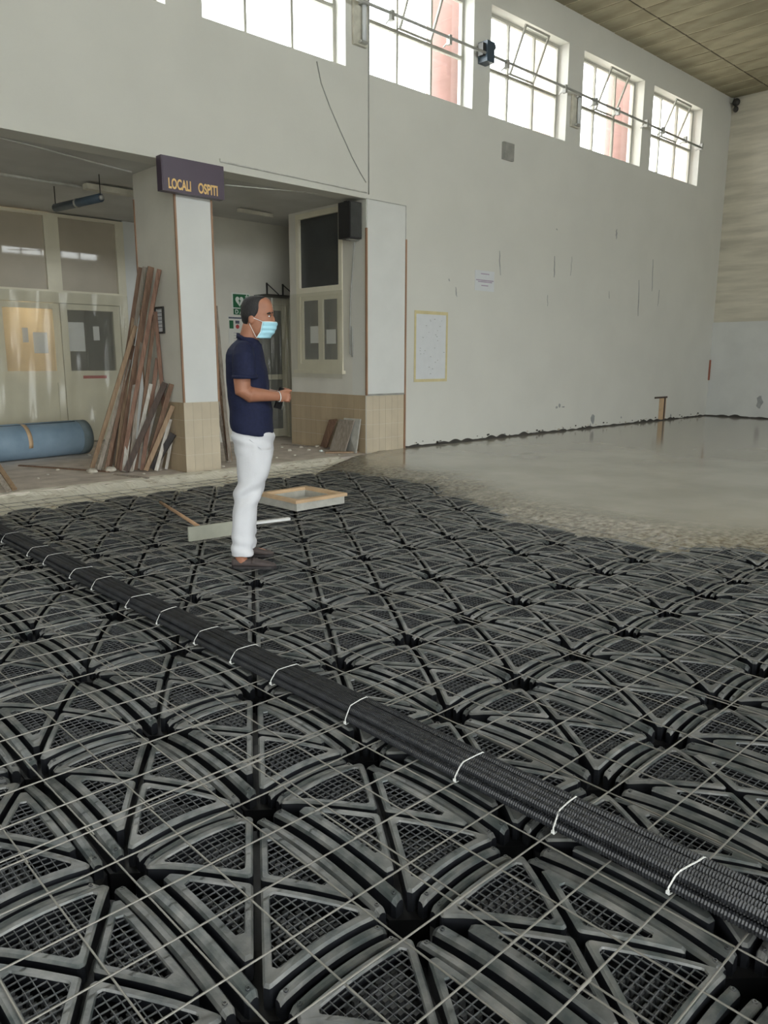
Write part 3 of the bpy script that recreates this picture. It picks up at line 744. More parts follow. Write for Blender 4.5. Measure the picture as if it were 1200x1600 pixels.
def sheet(name, fn, nu, nv, m, label, thick=0.0):
    vs = [fn(i/nu, j/nv) for i in range(nu+1) for j in range(nv+1)]
    fs = [(i*(nv+1)+j, (i+1)*(nv+1)+j, (i+1)*(nv+1)+j+1, i*(nv+1)+j+1) for i in range(nu) for j in range(nv)]
    return tag(MB().add(vs, fs, True).build(name, m, None, recalc=False), label, 'plastic sheet')
def pleat(u, v, s, amp=0.02):
    return amp*(math.sin(u*38+3*v+s)*0.5+math.sin(u*71+s*2-5*v)*0.3+noise.noise(Vector((u*9, v*2.5, s)))*1.4)
sheet('plastic_film', lambda u, v: (3.3+2.78*u, PY-0.12-0.05*(1-v)+pleat(u, v, 1.0, 0.04), 0.02+2.44*v), 120, 14, 'plastic_film', 'clear pleated plastic film hung over the glazed double doors')
# assumed lamp, unseen behind the transom, added to make the left pane glow warm
LPX, LPY, LPZ = 4.35, PY+1.3, 3.0
lp = thing('assumed_lamp', 'assumed unseen warm lamp in the room behind the left glazed door', 'lamp', (LPX, LPY, LPZ-0.1))
m_, nt_, b_ = nodes_of('warm_glow'); b_.inputs['Base Color'].default_value = (0.9, 0.7, 0.4, 1); b_.inputs['Emission Color'].default_value = (1.0, 0.74, 0.44, 1); b_.inputs['Emission Strength'].default_value = 48.0
MB().ball((LPX, LPY, LPZ), 0.20, 0.20, 0.16).build('globe', 'warm_glow', lp)
MB().tube([(LPX, LPY, LPZ+0.14), (LPX, LPY, LINT+0.02)], 0.012, 6).build('stem', 'metal_grey', lp)
def flat_paper(name, label, p0, p1, n, m='paper', cat='paper', group=None):
    """thin sheet of paper: opposite corners p0,p1 on a wall with outward normal n"""
    a = [min(p0[k], p1[k]) for k in range(3)]; b = [max(p0[k], p1[k]) for k in range(3)]
    k = 0 if abs(n[0]) > 0.5 else 1
    if n[k] < 0: b[k] = a[k]; a[k] = a[k]-0.002
    else: a[k] = b[k]; b[k] = b[k]+0.002
    return solid(name, MB().box(a, b), m, label, cat, group)
yd = PY-0.001
def px_y(x0, y0, x1, y1, Y):
    a, b = on_y(x0, y0, Y), on_y(x1, y1, Y); return (a.x, Y, a.z), (b.x, Y, b.z)
for (x0, y0, x1, y1, lb) in ((34, 512, 45, 535, 'small grey notice on the left door glass'), (51, 519, 76, 552, 'white paper sheet on the left door glass'), (101, 503, 134, 549, 'large white paper on the right door glass'), (145, 510, 156, 532, 'small white card on the right door glass')):
    flat_paper('notice_sheet', lb, *px_y(x0, y0, x1, y1, PY+0.02), (0, -1, 0))
flat_paper('red_label_strip', 'dark red strip across the right door leaf', *px_y(130, 587, 167, 591, PY-0.005), (0, -1, 0), 'red_mark', 'label')

def side_window():
    x = PXR+0.03; t = thing('window_12', None, None, (x, (WY0+WY1)/2, WZ0), kind='structure')
    f = MB(); d0, d1 = x-0.05, x+0.05
    f.box((d0, WY0, WZ0), (d1, WY0+0.08, WZ1)); f.box((d0, WY1-0.08, WZ0), (d1, WY1, WZ1))
    f.box((d0, WY0+0.08, WZ0), (d1, WY1-0.08, WZ0+0.1)); f.box((d0, WY0+0.08, WZ1-0.08), (d1, WY1-0.08, WZ1)); f.box((d0, WY0+0.08, 2.40), (d1, WY1-0.08, 2.53))
    f.build('window_frame', 'door_paint', t)
    MB().box((x-0.005, WY0+0.08, 2.53), (x+0.005, WY1-0.08, WZ1-0.08)).build('pane', 'dark_glass', t)
    ym = (WY0+WY1)/2-0.02
    for a, b in ((WY0+0.08, ym-0.0), (ym, WY1-0.08)):
        s_ = MB(); g = 0.06
        s_.box((d0+0.02, a, WZ0+0.1), (d1-0.02, a+g, 2.40)); s_.box((d0+0.02, b-g, WZ0+0.1), (d1-0.02, b, 2.40)); s_.box((d0+0.02, a+g, WZ0+0.1), (d1-0.02, b-g, WZ0+0.17)); s_.box((d0+0.02, a+g, 2.33), (d1-0.02, b-g, 2.40))
        so = s_.build('sash', 'door_paint', t); MB().box((x-0.004, a+g, WZ0+0.17), (x+0.004, b-g, 2.33)).build('pane', 'dark_glass', so)
    MB().box((PXR-0.07, WY0-0.05, WZ0-0.05), (PXR, WY1+0.05, WZ0)).build('window_sill', 'door_paint', t)
side_window()
def px_x(x0, y0, x1, y1, X):
    a, b = on_x(x0, y0, X), on_x(x1, y1, X); return (X, a.y, a.z), (X, b.y, b.z)
flat_paper('notice_sheet', 'white paper behind the near pane of the porch side window', *px_x(510, 515, 525, 537, PXR+0.005), (-1, 0, 0))
flat_paper('notice_sheet', 'white paper behind the far pane of the porch side window', *px_x(485, 510, 500, 536, PXR+0.005), (-1, 0, 0))
sheet('plastic_film', lambda u, v: (PXR-0.085+pleat(u, v, 4.0, 0.012), WY1+0.12-(WY1-WY0+0.2)*u, 1.12+1.32*v), 50, 10, 'plastic_film', 'clear plastic film taped over the lower part of the porch side window')
# glass door in the short back wall, film in front, folding wall shelf above
t = thing('door_2', None, None, ((DX0+DX1)/2, BKY+0.07, 0), kind='structure')
MB().box((DX0, BKY, 0), (DX0+0.08, BKY+0.12, DZ)).box((DX1-0.08, BKY, 0), (DX1, BKY+0.12, DZ)).box((DX0+0.08, BKY, DZ-0.1), (DX1-0.08, BKY+0.12, DZ)).build('door_frame', 'door_paint', t)
da, db, dy = DX0+0.08, DX1-0.08, BKY+0.05
lf = MB().box((da, dy, 0.02), (da+0.09, dy+0.04, DZ-0.1)).box((db-0.09, dy, 0.02), (db, dy+0.04, DZ-0.1)).box((da+0.09, dy, DZ-0.19), (db-0.09, dy+0.04, DZ-0.1)).box((da+0.09, dy, 0.02), (db-0.09, dy+0.04, 0.16)).box((da+0.09, dy, 1.05), (db-0.09, dy+0.04, 1.14)).build('door_leaf', 'door_paint', t)
MB().box((da+0.09, dy+0.015, 0.16), (db-0.09, dy+0.025, 1.05)).build('pane', 'haze_glass', lf); MB().box((da+0.09, dy+0.015, 1.14), (db-0.09, dy+0.025, DZ-0.19)).build('pane', 'haze_glass', lf)
sheet('plastic_film', lambda u, v: (7.62+0.93*u, BKY-0.07+pleat(u, v, 2.0, 0.035), 0.03+2.44*v), 60, 12, 'plastic_film', 'clear plastic film hanging in front of the narrow glass door')
t = thing('wall_shelf', 'folding black wall shelf on two triangular brackets above the narrow door', 'shelf', (8.0, BKY, 2.46))
MB().box((7.75, 11.12, 2.475), (8.42, BKY-0.001, 2.497)).build('shelf_board', 'metal_dark', t)
for x in (8.02, 8.36):
    MB().bar((x, BKY-0.012, 2.497), (x, BKY-0.012, 2.72), 0.026, 0.02).bar((x, BKY-0.012, 2.71), (x-0.0, 11.14, 2.50), 0.015, 0.013).build('bracket', 'metal_dark', t)

# ------------------------------------------------------------------ wall sign
sy = 8.52; s0, s1 = on_y(251, 240, sy), on_y(351, 312, sy); sz0, sz1 = 3.315, 3.695
t = thing('hanging_sign', 'dark purple sign with orange lettering fixed above the pillar', 'sign', ((s0.x+s1.x)/2, 8.60, sz0))
MB().box((s0.x, sy, sz0), (s1.x, 8.637, sz1)).build('sign_box', 'sign_black', t)
MB().box((s0.x+.015, sy-.004, sz0+.015), (s1.x-.015, sy+.001, sz1-.015)).build('sign_face', 'sign_black', t)
lz = on_y(280, 295, sy).z-0.008
text_part('lettering', 'LOCALI', 0.155, 'sign_letters', t, (on_y(262.5, 290, sy).x, sy-.005, lz), (math.pi/2, 0, 0), 0.002, 0.0045, 0.56)
text_part('lettering', 'OSPITI', 0.155, 'sign_letters', t, (on_y(309.5, 300, sy).x, sy-.005, lz), (math.pi/2, 0, 0), 0.002, 0.0045, 0.60)

# ------------------------------------------------------------------ loudspeaker on its bracket
t = thing('loudspeaker', 'black box loudspeaker on the corner of the opening', 'loudspeaker', (7.66, 8.87, 3.12))
MB().box((7.55, 8.725, 3.13), (7.775, 8.98, 3.63)).build('cabinet', 'speaker_black', t)
MB().box((7.56, 8.712, 3.145), (7.765, 8.725, 3.615)).build('grille', 'speaker_grille', t)
for k in range(4): MB().box((7.57+k*0.05, 8.82, 3.63), (7.59+k*0.05, 8.88, 3.645)).build('terminal', 'speaker_black', t)
MB().box((7.60, 8.80, 3.115), (7.795, 8.87, 3.13)).box((7.785, 8.80, 3.13), (7.795, 8.87, 3.3)).build('bracket', 'metal_grey', t)

# ------------------------------------------------------------------ AED sign, notices, framed notice
yq = BKY-0.001; ax0, ax1 = on_y(363.5, 470, BKY).x, on_y(388, 470, BKY).x; az0, az1 = on_y(375, 481, BKY).z, on_y(375, 460, BKY).z
aw, ah, acx, acz = ax1-ax0, az1-az0, (ax0+ax1)/2, (az0+az1)/2
t = thing('defibrillator_sign', 'green defibrillator sign with white heart behind the man', 'sign', (acx, BKY-0.01, az0-0.1))
MB().box((ax0-0.02, yq-0.012, az0-0.015), (ax1+0.02, yq, az1+0.02)).build('white_backing', 'aed_white', t)
MB().box((ax0, yq-0.014, az0), (ax1, yq-0.012, az1)).build('green_panel', 'aed_green', t)
hs = 0.42*ah
heart = [(hs*(16*math.sin(a)**3)/16, hs*(13*math.cos(a)-5*math.cos(2*a)-2*math.cos(3*a)-math.cos(4*a))/16) for a in [2*math.pi*k/36 for k in range(36)]]
hx, hz_ = ax0+0.40*aw, acz
MB().prism(heart, lambda u, v: (hx+u*0.86, yq-0.014, hz_+v), lambda u, v: (hx+u*0.86, yq-0.0165, hz_+v)).build('heart', 'aed_white', t)
bolt = [(0.012, 0.055), (-0.026, -0.005), (-0.004, -0.005), (-0.014, -0.06), (0.026, 0.012), (0.004, 0.012)]
MB().prism(bolt, lambda u, v: (hx+u, yq-0.0165, hz_+v), lambda u, v: (hx+u, yq-0.0185, hz_+v)).build('lightning_bolt', 'aed_green', t)
cx_, cz_ = ax1-0.13*aw, az1-0.15*ah
MB().box((cx_-0.033, yq-0.0165, cz_-0.010), (cx_+0.033, yq-0.014, cz_+0.010)).box((cx_-0.010, yq-0.0166, cz_-0.033), (cx_+0.010, yq-0.0141, cz_+0.033)).build('cross', 'aed_white', t)
MB().box((ax0+0.01, yq-0.014, az0-0.115), (ax1+0.01, yq, az0-0.018)).build('green_strip', 'aed_green', t)
text_part('lettering', 'D A E', 0.095, 'aed_white', t, (ax0+0.03, yq-0.0145, az0-0.10), (math.pi/2, 0, 0), 0.0015, 0.0025, 0.95)
bx0, bx1, bz1 = on_y(356, 495, BKY).x, on_y(392, 495, BKY).x, az0-0.14
t = thing('notice_board', 'small notice with green and red symbols below the defibrillator sign', 'notice', ((bx0+bx1)/2, BKY-0.01, bz1-0.46))
MB().box((bx0, yq-0.006, bz1-0.46), (bx1, yq, bz1)).build('white_sheet', 'wall_paint', t)
MB().box((bx0+0.01, yq-0.008, bz1-0.045), (bx1-0.02, yq-0.006, bz1-0.018)).build('heading', 'ink', t)
MB().box((bx0+0.02, yq-0.008, bz1-0.21), (bx0+0.10, yq-0.006, bz1-0.075)).build('green_symbol', 'aed_green', t)
MB().box((bx0+0.14, yq-0.008, bz1-0.125), (bx0+0.22, yq-0.006, bz1-0.075)).build('dark_symbol', 'ink', t)
MB().prism([(0.036*math.cos(k*math.pi/6), 0.036*math.sin(k*math.pi/6)) for k in range(12)], lambda u, v: (bx0+0.18+u, yq-0.006, bz1-0.175+v), lambda u, v: (bx0+0.18+u, yq-0.008, bz1-0.175+v)).build('red_symbol', 'red_mark', t)
for k in range(4): MB().box((bx0+0.1, yq-0.008, bz1-0.42+k*0.045), (bx1-0.04-0.05*(k % 2), yq-0.006, bz1-0.412+k*0.045)).build('text_line', 'scuff', t)
t = thing('framed_notice', 'black framed notice on the left face of the pillar', 'picture frame', (4.755, 9.2, 1.85))
p0, p1 = on_x(243, 480, 4.755), on_x(258, 521, 4.755)
ya, yb, za, zb = min(p0.y, p1.y), max(p0.y, p1.y), min(p0.z, p1.z), max(p0.z, p1.z)
t.location = (4.755, (ya+yb)/2, za)
g = 0.022
MB().box((4.735, ya, za), (4.759, ya+g, zb)).box((4.735, yb-g, za), (4.759, yb, zb)).box((4.735, ya+g, za), (4.759, yb-g, za+g)).box((4.735, ya+g, zb-g), (4.759, yb-g, zb)).build('frame', 'metal_dark', t)
MB().box((4.748, ya+g, za+g), (4.759, yb-g, zb-g)).build('sheet', 'paper', t)
for k in range(6): MB().box((4.746, ya+g+0.03, za+0.07+k*0.045), (4.748, yb-g-0.03, za+0.078+k*0.045)).build('text_line', 'ink', t)

# ------------------------------------------------------------------ things on the long plain wall
t = thing('wall_chart', 'tall white sheet taped to the long wall with yellow tape', 'poster', (9.2, 8.64, 1.07))
MB().box((8.84, 8.645, 1.09), (9.56, 8.649, 2.16)).build('sheet', 'paper', t)
for a, b in (((8.81, 8.641, 2.12), (9.59, 8.645, 2.17)), ((8.81, 8.641, 1.06), (9.59, 8.645, 1.105)), ((8.81, 8.641, 1.105), (8.85, 8.645, 2.12)), ((9.55, 8.641, 1.105), (9.59, 8.645, 2.12))):
    MB().box(a, b).build('tape_strip', 'tape_yellow', t)
for k in range(26):
    x, z = 8.9+0.6*R.random(), 1.17+0.9*R.random(); MB().box((x, 8.643, z), (x+R.uniform(0.010, 0.03), 8.645, z+0.009)).build('pencil_mark', 'scuff', t)
t = thing('paper_notice', 'small white paper notice stuck high on the long wall', 'paper', (10.5, 8.64, 2.55))
MB().box((10.25, 8.645, 2.56), (10.76, 8.649, 2.89)).build('sheet', 'paper', t)
for z, xa, xb in ((2.83, 10.40, 10.62), (2.725, 10.28, 10.74), (2.70, 10.33, 10.70), (2.64, 10.42, 10.6)): MB().box((xa, 8.643, z), (xb, 8.645, z+0.016)).build('text_line', 'ink_pink', t)
t = thing('junction_box', 'small grey junction box high on the long wall', 'junction box', (11.03, 8.64, 4.75))
MB().box((10.86, 8.60, 4.72), (11.14, 8.648, 4.99)).build('box', 'metal_grey', t); MB().box((10.875, 8.59, 4.735), (11.125, 8.60, 4.975)).build('cover', 'metal_grey', t)
def wall_lamp(x, z, lb_):
    t = thing('wall_lamp', lb_, 'lamp', (x, 8.62, z-0.27), group='wall lamps between the high windows')
    MB().box((x-0.12, 8.60, z-0.27), (x+0.12, 8.648, z+0.27)).build('backplate', 'lamp_white', t)
    MB().tube([(x+0.03, 8.56, z-0.22), (x+0.03, 8.56, z+0.22)], 0.032, 10).build('tube', 'paper', t)
    for zz in (z-0.25, z+0.22): MB().box((x-0.04, 8.54, zz), (x+0.08, 8.60, zz+0.03)).build('socket', 'metal_grey', t)
wall_lamp(7.66, 5.90, 'vertical white wall lamp beside the vertical cable, left of the two'); wall_lamp(12.93, 5.87, 'vertical white wall lamp between the third and fourth windows from the corner')
# opener rod with its brackets and the dark drive box
t = thing('window_opener_rod', 'long grey window opener rod running across the high windows', 'rod', (12.6, 8.5, 6.08))
MB().tube([(7.2, 8.5, 6.13), (10.25, 8.5, 6.14), (13, 8.5, 6.13), (17.8, 8.5, 6.08)], 0.022, 8).build('rod', 'metal_grey', t)
for x in (8.15, 9.35, 10.75, 12.4, 13.4, 14.2, 15.3, 16.0, 17.0, 17.78): MB().box((x-0.025, 8.47, 6.04), (x+0.025, 8.54, 6.17)).bar((x, 8.5, 6.1), (x+0.02, 8.64, 6.05), 0.02, 0.02).build('bracket', 'metal_grey', t)
t = thing('opener_drive', 'dark grey drive box of the window opener beside the second tilted window', 'motor', (10.29, 8.56, 6.0))
MB().box((10.19, 8.46, 6.02), (10.37, 8.648, 6.32)).build('gear_box', 'heater_blue', t); MB().box((10.13, 8.5, 6.1), (10.19, 8.6, 6.28)).build('flange', 'metal_dark', t); MB().tube([(10.37, 8.55, 6.26), (10.45, 8.55, 6.30)], 0.05, 10).build('motor_cap', 'heater_blue', t)
t = thing('security_camera', 'small dark dome camera in the far upper corner', 'camera', (19.40, 8.55, 7.25))
MB().box((19.33, 8.55, 7.36), (19.45, 8.648, 7.46)).build('mount', 'metal_grey', t); MB().ball((19.37, 8.50, 7.36), 0.085, 0.085, 0.085).build('dome', 'metal_dark', t); MB().ball((19.42, 8.52, 7.22), 0.06, 0.06, 0.07).build('lens_pod', 'metal_dark', t)
# cables
def cable(name, pts, r, m, label, cat='cable'):
    return solid(name, MB().tube(pts, r, 6), m, label, cat)
yc = 8.642
def wp(px, py, Y=yc): return on_y(px, py, Y)
cable('vertical_cable', [(7.845, yc, CEIL-0.02), (7.845, yc, 5.0), (7.845, yc, 3.74)], 0.0085, 'cable_grey', 'straight grey vertical cable between the windows and the opening')
pts = [wp(493+2, 96), wp(502, 130), wp(516, 168), wp(532, 205), wp(550, 245), wp(563, 270), wp(572, 285)]
cable('loose_cable', pts, 0.008, 'cable_grey', 'loose grey cable hanging in a curve below the first wide window')
cable('lintel_cable', [wp(344, 248), wp(344, 252), wp(400, 264), wp(480, 281), wp(540, 294), wp(573, 301)], 0.011, 'cable_white', 'white cable along the lintel right of the dark sign')
cable('porch_cable', [on_y(0, 215, 9.1), on_y(70, 233, 9.1), on_y(140, 252, 9.15), on_y(206, 269, 9.1)], 0.009, 'cable_white', 'pale cable slung under the porch ceiling left of the pillar')
cable('porch_cable', [on_y(352, 289, 8.9), on_y(440, 297, 8.9), on_y(530, 306, 8.9)], 0.008, 'cable_white', 'pale cable slung under the porch ceiling right of the pillar')
cable('corner_cable', [(7.79, 8.9, 3.1), (7.785, 8.98, 2.4), (7.785, 9.0, 1.9), (7.78, 9.0, 1.5), (7.785, 8.95, 1.45), (7.785, 8.96, 1.9)], 0.012, 'cable_grey', 'coiled grey cable hanging below the loudspeaker')
cable('porch_conduit', [on_z(0, 272, 3.66), on_z(70, 283, 3.66), on_z(130, 292, 3.66)], 0.02, 'cable_white', 'pale conduit pipe under the porch ceiling at far left', 'pipe')
# hanging dark heater under the porch ceiling
t = thing('tube_heater', 'dark blue tube heater hung from the porch ceiling', 'heater', (4.32, 10.4, 3.36))
pa, pb = on_z(87, 325, 3.42), on_z(157, 309, 3.42)
MB().tube([pa, pb], 0.055, 10).build('body', 'heater_blue', t); mid = (pa+pb)/2; dv = (pb-pa).normalized()*0.02
MB().tube([mid-dv, mid+dv], 0.06, 10).build('clamp', 'metal_grey', t); MB().tube([pb-dv*0.5, pb+dv*2], 0.03, 8).build('end_cap', 'metal_grey', t)
for p in (pa, pb): MB().tube([p, (p.x, p.y, LINT+0.02)], 0.007, 6).build('hanger', 'metal_dark', t)
# ceiling batten lamp behind the heater
solid('batten_lamp', MB().bar(on_z(132, 291, 3.64), on_z(208, 303, 3.64), 0.12, 0.07), 'lamp_white', 'white batten lamp on the porch ceiling behind the dark heater', 'lamp')
solid('batten_lamp', MB().bar(on_z(372, 328, 3.66), on_z(425, 337, 3.66), 0.05, 0.05), 'lamp_white', 'thin white batten lamp on the porch ceiling right of the pillar', 'lamp')
# scuffs, chips and the small bricked hole in the long wall
def scuff(pts, wd=0.02):
    m = MB(); P = [Vector((x, 8.647, z)) for x, z in pts]
    n = len(P); L_ = []
    for k, p in enumerate(P):
        h = wd*(0.3+0.7*math.sin(math.pi*(k+0.5)/n))*R.uniform(0.6, 1.2)
        L_.append((p.x-h/2, p.x+h/2, p.z))
    vs = [(a, 8.646, z) for a, b, z in L_]+[(b, 8.646, z) for a, b, z in reversed(L_)]
    vb = [(x, 8.65, z) for x, _, z in vs]; k = len(vs)
    m.add(vs+vb, [tuple(range(k))]+[(i, (i+1) % k, k+(i+1) % k, k+i) for i in range(k)])
    m.build('scuff_mark', 'scuff', wall_left)
for (x0, z0, x1, z1, wd) in ((10.88, 3.25, 10.93, 2.85, .025), (12.53, 3.31, 12.54, 2.93, .035), (14.65, 4.02, 14.66, 3.83, .04), (15.68, 3.1, 15.74, 2.35, .03), (9.78, 2.58, 9.8, 2.43, .02), (16.22, 3.57, 16.28, 2.9, .03), (13.1, 3.35, 13.08, 3.0, .012), (12.35, 2.6, 12.37, 2.4, .012), (14.5, 2.8, 14.52, 2.65, .018), (9.6, 2.7, 9.62, 2.66, .02), (12.55, 3.8, 12.56, 3.77, .03), (16.6, 2.95, 16.58, 2.6, .02)):
    scuff([(x0+(x1-x0)*k/5+R.uniform(-.01, .01), z0+(z1-z0)*k/5) for k in range(6)], wd)
for (x, z, w_, h_) in ((12.82, .50, .10, .05), (12.92, .53, .09, .09), (13.05, .50, .12, .03), (14.16, .20, .18, .22), (14.07, .06, .06, .12), (15.3, .18, .05, .05), (11.2, .06, .08, .08), (12.1, .04, .12, .05), (17.6, .1, .06, .14)):
    k = 9; pts = [(x+w_/2*math.cos(2*math.pi*i/k)*R.uniform(.6, 1.1), z+h_/2*math.sin(2*math.pi*i/k)*R.uniform(.6, 1.1)) for i in range(k)]
    MB().prism(pts, lambda u, v: (u, 8.646, v), lambda u, v: (u, 8.65, v)).build('chipped_patch', 'scuff', wall_left)
# ragged dark joint where the skirting was torn off
def torn(xa, xb, n, yw, m, h=0.05):
    vs = []
    for i in range(n+1):
        x = xa+(xb-xa)*i/n; hh = h*(0.35+0.65*abs(noise.noise(Vector((x*3.1, 0, 0))))*2)*(1.0 if noise.noise(Vector((x*1.3, 4, 0))) > -0.2 else 0.45)
        vs += [(x, yw-0.012, 0.0), (x, yw-0.010, 0.02+hh), (x, yw, 0.025+hh)]
    return MB().add(vs, [(i*3+k, i*3+k+1, i*3+k+4, i*3+k+3) for i in range(n) for k in range(2)])
struct('baseboard_left', torn(8.63, 19.48, 380, 8.65, 'dark_gap', 0.055), 'dark_gap')
bb = MB(); t_ = torn(-8.65, 6.0, 200, 0, 'x', 0.06)
bb.add([(19.488-0.012+ (v[1]+0.012), -v[0], v[2]) for v in t_.v], t_.f)
struct('baseboard_right', bb, 'dark_gap')
for k in range(46):                                       # plaster crumbs still clinging to the joint
    x = R.uniform(8.7, 19.3); s_ = R.uniform(0.012, 0.045); z = R.uniform(0.05, 0.11)
    pts = [(x+s_*math.cos(i*1.05)*R.uniform(.6, 1.2), z+0.5*s_*math.sin(i*1.05)*R.uniform(.6, 1.2)) for i in range(6)]
    MB().prism(pts, lambda u, v: (u, 8.645, v), lambda u, v: (u, 8.65, v)).build('chipped_patch', 'dark_gap' if k % 3 else 'plaster_rubble', wall_left)
t = thing('wall_niche', 'small patched opening with dark frame at the foot of the long wall', 'opening', (17.05, 8.64, 0.03))
MB().box((16.98, 8.642, 0.03), (17.30, 8.649, 0.55)).build('patch', 'wood_sump', t); MB().box((16.74, 8.635, 0.54), (17.34, 8.648, 0.58)).build('frame_top', 'wood_dark', t); MB().box((17.20, 8.635, 0.03), (17.26, 8.642, 0.54)).build('frame_side', 'wood_dark', t)
solid('red_strip', MB().box((19.44, 8.62, 0.92), (19.485, 8.648, 1.42)), 'brick_red', 'short dark red strip in the far corner of the hall', 'strip')
MB().prism([(0.09*math.cos(i*.63)*(.5+.5*(i % 2)), 0.16*math.sin(i*.63)) for i in range(10)], lambda u, v: (HALL_X1-0.02, 7.35+u, .42+v), lambda u, v: (HALL_X1-0.012, 7.35+u, .42+v)).build('chipped_patch', 'scuff', bpy.data.objects['trim_1'])

# ================================================================== THINGS ON THE PORCH FLOOR
# (bottom px, top px, plane X of the top, width, wood, label)
PLK = [
 (144, 734, 212, 509, 4.55, .055, 'wood_tan', 'light tan plank, leftmost of the leaning pile'),
 (155, 737, 203, 562, 4.50, .050, 'wood_grey', 'greyish tan plank just right of the leftmost plank'),
 (172, 731, 219, 418, 4.72, .050, 'wood_brown', 'tall thin brown plank reaching the top of the pile, left edge'),
 (178, 729, 226, 417, 4.73, .050, 'wood_grey', 'tall grey brown plank with worn face near the top of the pile'),
 (186, 736, 236, 417, 4.73, .075, 'wood_brown', 'tall wide brown plank at the top middle of the pile'),
 (190, 738, 249, 421, 4.73, .050, 'wood_red', 'long reddish plank leaning furthest right at the pile top'),
 (194, 739, 223, 500, 4.66, .055, 'wood_white', 'plank with flaking white paint in the middle of the pile'),
 (200, 737, 216, 549, 4.55, .065, 'wood_red', 'red brown plank standing steeply in the pile'),
 (206, 738, 236, 600, 4.60, .045, 'wood_white', 'short plank with whitish edge in the pile'),
 (212, 736, 242, 492, 4.70, .045, 'wood_brown', 'thin brown plank behind the framed notice corner'),
 (197, 740, 258, 598, 4.70, .070, 'wood_dark', 'wide dark brown plank crossing the front of the pile'),
 (218, 735, 252, 594, 4.72, .070, 'wood_white', 'white painted board behind the dark crossing plank'),
 (229, 737, 268, 600, 4.73, .060, 'wood_brown', 'brown plank behind the tan plank near the tiles'),
 (228, 738, 270, 634, 4.72, .055, 'wood_tan', 'short tan plank leaning against the tiled pillar foot'),
 (238, 737, 271, 678, 4.72, .075, 'wood_black', 'short blackened board against the tiled pillar foot'),
 (250, 736, 262, 672, 4.73, .040, 'wood_grey', 'narrow grey offcut beside the blackened board'),
 (260, 735, 269, 682, 4.73, .035, 'wood_white', 'narrow white offcut at the right end of the pile'),
 (256, 640, 243, 487, 4.735, .045, 'wood_red', 'reddish slat leaning the other way below the framed notice'),
 (166, 737, 208, 540, 4.56, .045, 'wood_brown', 'brown plank standing behind the two tan planks at left'),
 (182, 735, 212, 470, 4.66, .050, 'wood_tan', 'tan plank deep in the pile below the tall brown ones'),
 (204, 739, 228, 455, 4.70, .045, 'wood_grey', 'weathered grey plank in the middle of the pile'),
 (222, 737, 246, 560, 4.71, .050, 'wood_red', 'red brown board between the white board and the tan plank'),
 (244, 738, 266, 655, 4.73, .045, 'wood_white', 'short peeling white slat near the right end of the pile'),
 (205, 505, 217, 421, 4.74, .012, 'metal_grey', 'thin metal strip standing at the left of the pile top')]
def lean(bx, by, tx, ty, X, wd, m, lab, thick=0.02, zb=0.0, k=0):
    if by > 700: b = on_z(bx, by, zb)
    else: b = on_x(bx, by, X-0.03)
    tp = on_x(tx, ty, X)
    b = b + Vector((0, 0, 0.008)); view = (CAMP-(b+tp)/2).normalized()
    a = (tp-b).normalized()
    tilt = R.uniform(-0.35, 0.35); sd = a.cross(view).normalized(); u = (view+sd*tilt).normalized()
    base_lift = abs(sd.z)*wd/2+0.012
    b.z = max(b.z, base_lift+0.002) if by > 700 else b.z
    solid('plank' if wd > .02 else 'metal_strip', MB().bar(b, tp, wd, thick, u), m, lab, 'plank' if wd > .02 else 'metal strip', 'planks leaning on the pillar')
for k, p in enumerate(PLK): lean(*p, thick=0.018+0.008*(k % 3))
PL2 = [(356, 660, 337, 478, .045, 'wood_grey', 'tallest grey plank behind the right side of the pillar'), (363, 700, 338, 512, .05, 'wood_tan', 'tan plank behind the pillar next to the man'),
       (366, 690, 341, 545, .04, 'wood_brown', 'brown plank behind the man and the pillar'), (368, 712, 343, 592, .05, 'wood_grey', 'short grey plank leaning low behind the man'), (355, 716, 340, 610, .045, 'wood_white', 'short whitish board at the pillar foot behind the man')]
for bx, by, tx, ty, wd, m, lab in PL2:
    tp = on_x(tx, ty, 5.285); kk_ = [q[0] for q in PL2].index(bx); tp.y += 0.05*kk_; b = Vector((5.60+0.03*(bx-356)/4, 9.0+0.07*kk_, 0.035))
    view = (CAMP-(b+tp)/2).normalized()
    solid('plank', MB().bar(b, tp, wd, 0.022, view), m, lab, 'plank', 'planks behind the pillar')
# blue roll with a tan tape band and the free edge of the sheet showing
t = thing('blue_roll', 'large rolled blue floor covering lying in front of the glazed doors', 'roll', (3.7, 11.35, 0.0))
ra, rb, rr = Vector((2.2, 11.12, 0.255)), Vector((4.62, 11.52, 0.255)), 0.25
ax = (rb-ra).normalized(); e1 = Vector((0, 0, 1)); e2 = ax.cross(e1)
rings_ = []
for k in range(13):
    c = ra+(rb-ra)*(k/12)
    rings_.append([c+(e1*math.sin(q)+e2*math.cos(q))*(rr*(1+0.012*noise.noise(Vector((k*.5, q, 0))))) for q in [2*math.pi*i/36 for i in range(36)]])
inner = [[c+(p-(ra+(rb-ra)*(k/12)))*0.72 for p in rings_[k]] for k, c in ((12, rb), (0, ra))]
sp = MB(); sp.rings(rings_, cap=False); n36 = 36
for end, inn in ((rings_[12], inner[0]), (rings_[0], inner[1])):
    sp.add(list(end)+list(inn), [(i, (i+1) % 36, 36+(i+1) % 36, 36+i) for i in range(36)])
sp.build('rolled_sheet', 'roll_blue', t)
MB().rings([inner[1], [p+ax*0.5 for p in inner[1]]], cap=False).rings([inner[0], [p-ax*0.5 for p in inner[0]]], cap=False).build('inner_layer', 'roll_inside', t)
